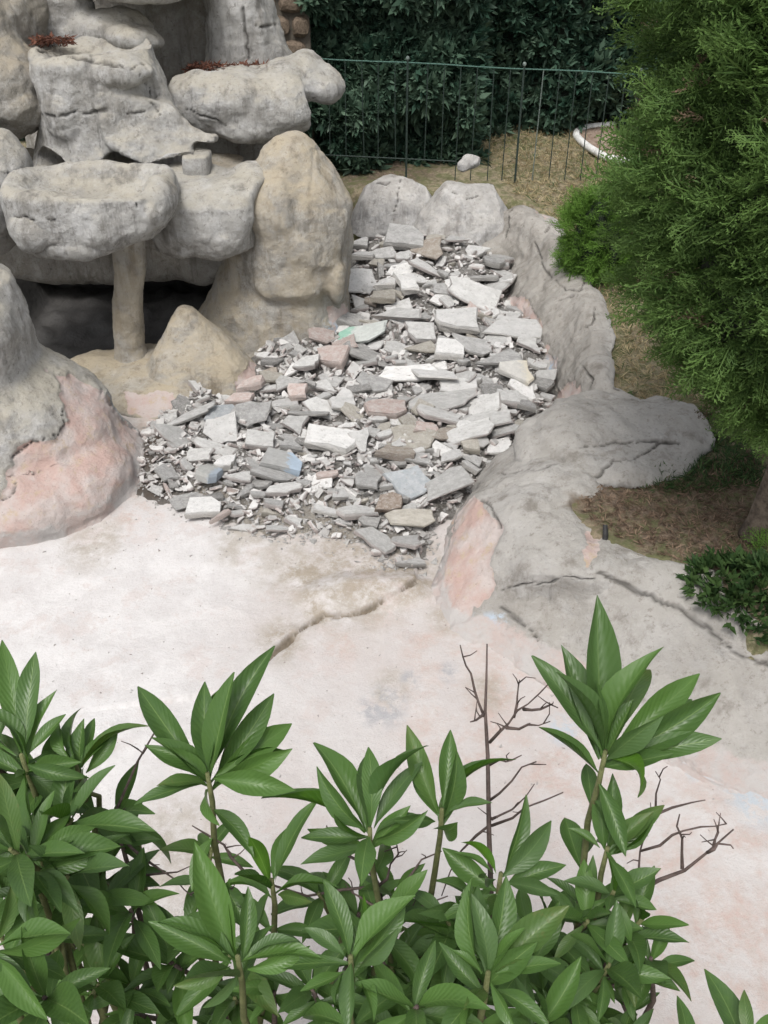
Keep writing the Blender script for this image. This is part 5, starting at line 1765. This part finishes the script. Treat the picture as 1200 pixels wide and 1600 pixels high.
shoot(r_, xy, 578, 1300, 1.47, [(606, 1122, 0), (572, 1155, .04), (642, 1178, .03), (508, 1128, .05), (450, 1180, 0), (478, 1238, -.05), (640, 1240, 0), (560, 1350, -.1), (650, 1310, -.08), (520, 1290, -.06), (590, 1180, -.04)])
shoot(r_, xy, 690, 1270, 1.5, [(628, 1143, 0), (748, 1127, .02), (712, 1142, .03), (764, 1243, -.02), (700, 1325, -.1), (625, 1278, -.05), (735, 1190, -.03)])
shoot(r_, xy, 548, 1500, 1.3, [(526, 1376, 0), (644, 1428, 0), (487, 1440, .0), (512, 1562, -.06), (622, 1475, -.03), (605, 1565, -.05), (478, 1550, -.04), (575, 1400, .04)])
LL = 'laurel shrub of broad drooping leaves at the bottom, right of the centre shoots'
xy = (.16, .76)
r_ = shrub('laurel_shrub', LL, xy, [(700, 1440, 1.55, 5, .12, (-.2, -.1)), (850, 1600, 1.35, 7, .13, (.3, -.2)), (850, 1450, 1.6, 6, .12, (.3, -.1))] +
    fill([(700, 1450), (880, 1430), (930, 1640), (690, 1640)], 10, 1.5, 1.75, (.10, .14)))
shoot(r_, xy, 782, 1370, 1.48, [(836, 1253, 0), (720, 1318, .02), (874, 1342, -.02), (868, 1385, -.06), (738, 1285, .03), (730, 1375, -.06)])
shoot(r_, xy, 762, 1525, 1.28, [(687, 1398, 0), (738, 1383, .03), (806, 1375, .03), (876, 1408, 0), (872, 1490, -.02), (864, 1575, -.05), (700, 1592, -.05), (715, 1485, -.01), (800, 1600, -.07), (770, 1420, -.04)])
LL = 'tall slender laurel shoot ending in a star of leaves, rising above the rest at right'
xy = (.38, .78)
r_ = shrub('laurel_shrub', LL, xy, [(920, 1410, 1.55, 6, .11, (0, -.1)), (1000, 1440, 1.55, 6, .10, (.3, 0)), (950, 1510, 1.45, 8, .12, (0, -.2))] +
    fill([(890, 1400), (1010, 1390), (1030, 1640), (880, 1640)], 11, 1.45, 1.65, (.08, .11)))
shoot(r_, xy, 945, 1180, 1.42, [(929, 938, 0), (853, 1017, 0), (878, 1012, .03), (962, 1000, -.05), (1020, 983, .03), (1104, 1047, 0), (1086, 1075, .03), (1140, 1108, -.03), (1122, 1148, -.05), (1067, 1194, -.1), (905, 1035, -.05), (1005, 1135, -.09)])
shoot(r_, xy, 948, 1330, 1.48, [(968, 1215, 0), (1034, 1248, .0), (1036, 1300, -.02), (895, 1285, .02), (1000, 1405, -.08), (935, 1240, -.03)])
r_ = shrub('laurel_shrub', 'small leafy shoot at the bottom right corner', (.62, .72), [(1080, 1650, 1.3, 6, .10, (0, -.2))])
shoot(r_, (.62, .72), 1180, 1640, 1.3, [(1160, 1560, 0), (1200, 1565, 0), (1240, 1600, 0), (1130, 1620, -.03)])

# bare twigs
def twig_tree(label, base, main, subs):
    root = thing('bare_branch', label, 'branch', base, 'leafless branches among the laurels')
    stem_part(root, [base] + [WT(*p) for p in main], [.008] + list(np.linspace(.0052, .0013, len(main))), MAT['twig'], 'main_stem')
    for s in subs:
        pts = [WT(*p) for p in s]
        q = []
        for a, b in zip(pts[:-1], pts[1:]):
            q += [a, (a + b) / 2 + rng.normal(0, .004, 3)]
        q.append(pts[-1])
        rad = np.linspace(.0026, .0009, len(q)) * rng.uniform(.85, 1.3, len(q))
        stem_part(root, q, list(rad), MAT['twig'], 'twig')
        for _ in range(random.randint(1, 3)):
            i_ = random.randrange(len(q) - 1)
            p_ = q[i_] + (q[i_ + 1] - q[i_]) * random.random()
            e_ = p_ + np.array([random.uniform(-.03, .03), random.uniform(-.02, .02), random.uniform(.005, .035)])
            stem_part(root, [p_, (p_ + e_) / 2 + rng.normal(0, .002, 3), e_], [.0014, .001, .0007], MAT['twig'], 'spur')
T = 1.72
twig_tree('dark leafless branch forking upright right of centre', (.18, .85, .42), [(768, 1420, T), (764, 1300, T), (762, 1180, T), (758, 1110, T), (760, 1060, T), (761, 1006, T)], [
    [(757, 1120, T), (742, 1080, T), (728, 1040, T), (719, 1008, T - .02)], [(765, 1160, T), (795, 1130, T - .03), (825, 1100, T - .05), (865, 1060, T - .06)], [(803, 1122, T - .03), (808, 1090, T - .02), (812, 1062, T)],
    [(818, 1108, T - .04), (845, 1108, T - .07), (872, 1106, T - .08)], [(790, 1137, T - .03), (825, 1132, T - .05), (860, 1127, T - .06)], [(765, 1195, T), (790, 1190, T - .03), (815, 1180, T - .04)],
    [(766, 1250, T), (800, 1220, T - .03), (838, 1190, T - .06)], [(768, 1280, T), (800, 1265, T), (835, 1225, T - .05)], [(768, 1290, T), (820, 1262, T - .05), (880, 1238, T - .08)], [(757, 1115, T), (735, 1128, T - .03)], [(764, 1290, T), (720, 1330, T + .02), (690, 1400, T + .02)]])
T = 1.66
twig_tree('crooked dark twig sticking out to the right of the tall shoot', (.45, .85, .42), [(960, 1480, T), (985, 1400, T), (1030, 1375, T - .02), (1070, 1360, T - .04), (1105, 1332, T - .06), (1146, 1296, T - .08)], [
    [(1010, 1290, T), (1050, 1262, T - .03), (1102, 1250, T - .06)], [(1066, 1358, T - .03), (1066, 1310, T - .03), (1062, 1272, T - .03)], [(1000, 1330, T), (1050, 1305, T - .03), (1095, 1292, T - .05), (1136, 1287, T - .06)], [(1105, 1332, T - .06), (1122, 1318, T - .06), (1146, 1326, T - .07)],
    [(1020, 1285, T), (1025, 1240, T), (1024, 1205, T)], [(1115, 1322, T - .06), (1122, 1300, T - .06), (1124, 1285, T - .06)], [(985, 1400, T), (1000, 1330, T), (1010, 1290, T)]])
T = 1.7
twig_tree('thin bare twigs between the left shrub and the big rosette', (-.4, .9, .42), [(215, 1420, T), (205, 1370, T), (185, 1300, T), (180, 1270, T), (215, 1190, T), (250, 1130, T)], [
    [(185, 1300, T), (230, 1345, T - .02), (275, 1375, T - .04), (300, 1400, T - .05)], [(205, 1370, T), (250, 1365, T - .02), (300, 1352, T - .04)], [(180, 1275, T), (165, 1280, T), (150, 1290, T)], [(230, 1165, T), (215, 1170, T)]])
T = 1.6
twig_tree('tangled dark twigs under the centre laurel leaves', (.0, .85, .42), [(600, 1470, T), (598, 1420, T), (590, 1380, T), (570, 1350, T), (530, 1330, T), (510, 1290, T)], [
    [(598, 1420, T), (640, 1370, T), (690, 1330, T)], [(590, 1385, T), (610, 1350, T), (620, 1320, T)], [(600, 1440, T), (560, 1400, T), (540, 1380, T)], [(600, 1450, T), (650, 1420, T), (700, 1400, T)], [(380, 1360, T), (350, 1320, T), (300, 1290, T)], [(590, 1385, T), (480, 1400, T), (380, 1360, T), (360, 1400, T)]])

def tidy():
    for o in bpy.data.objects:
        if o.type == 'MESH' and o.parent is None and 'kind' not in o and 'category' not in o:
            print('UNTAGGED', o.name)
tidy()
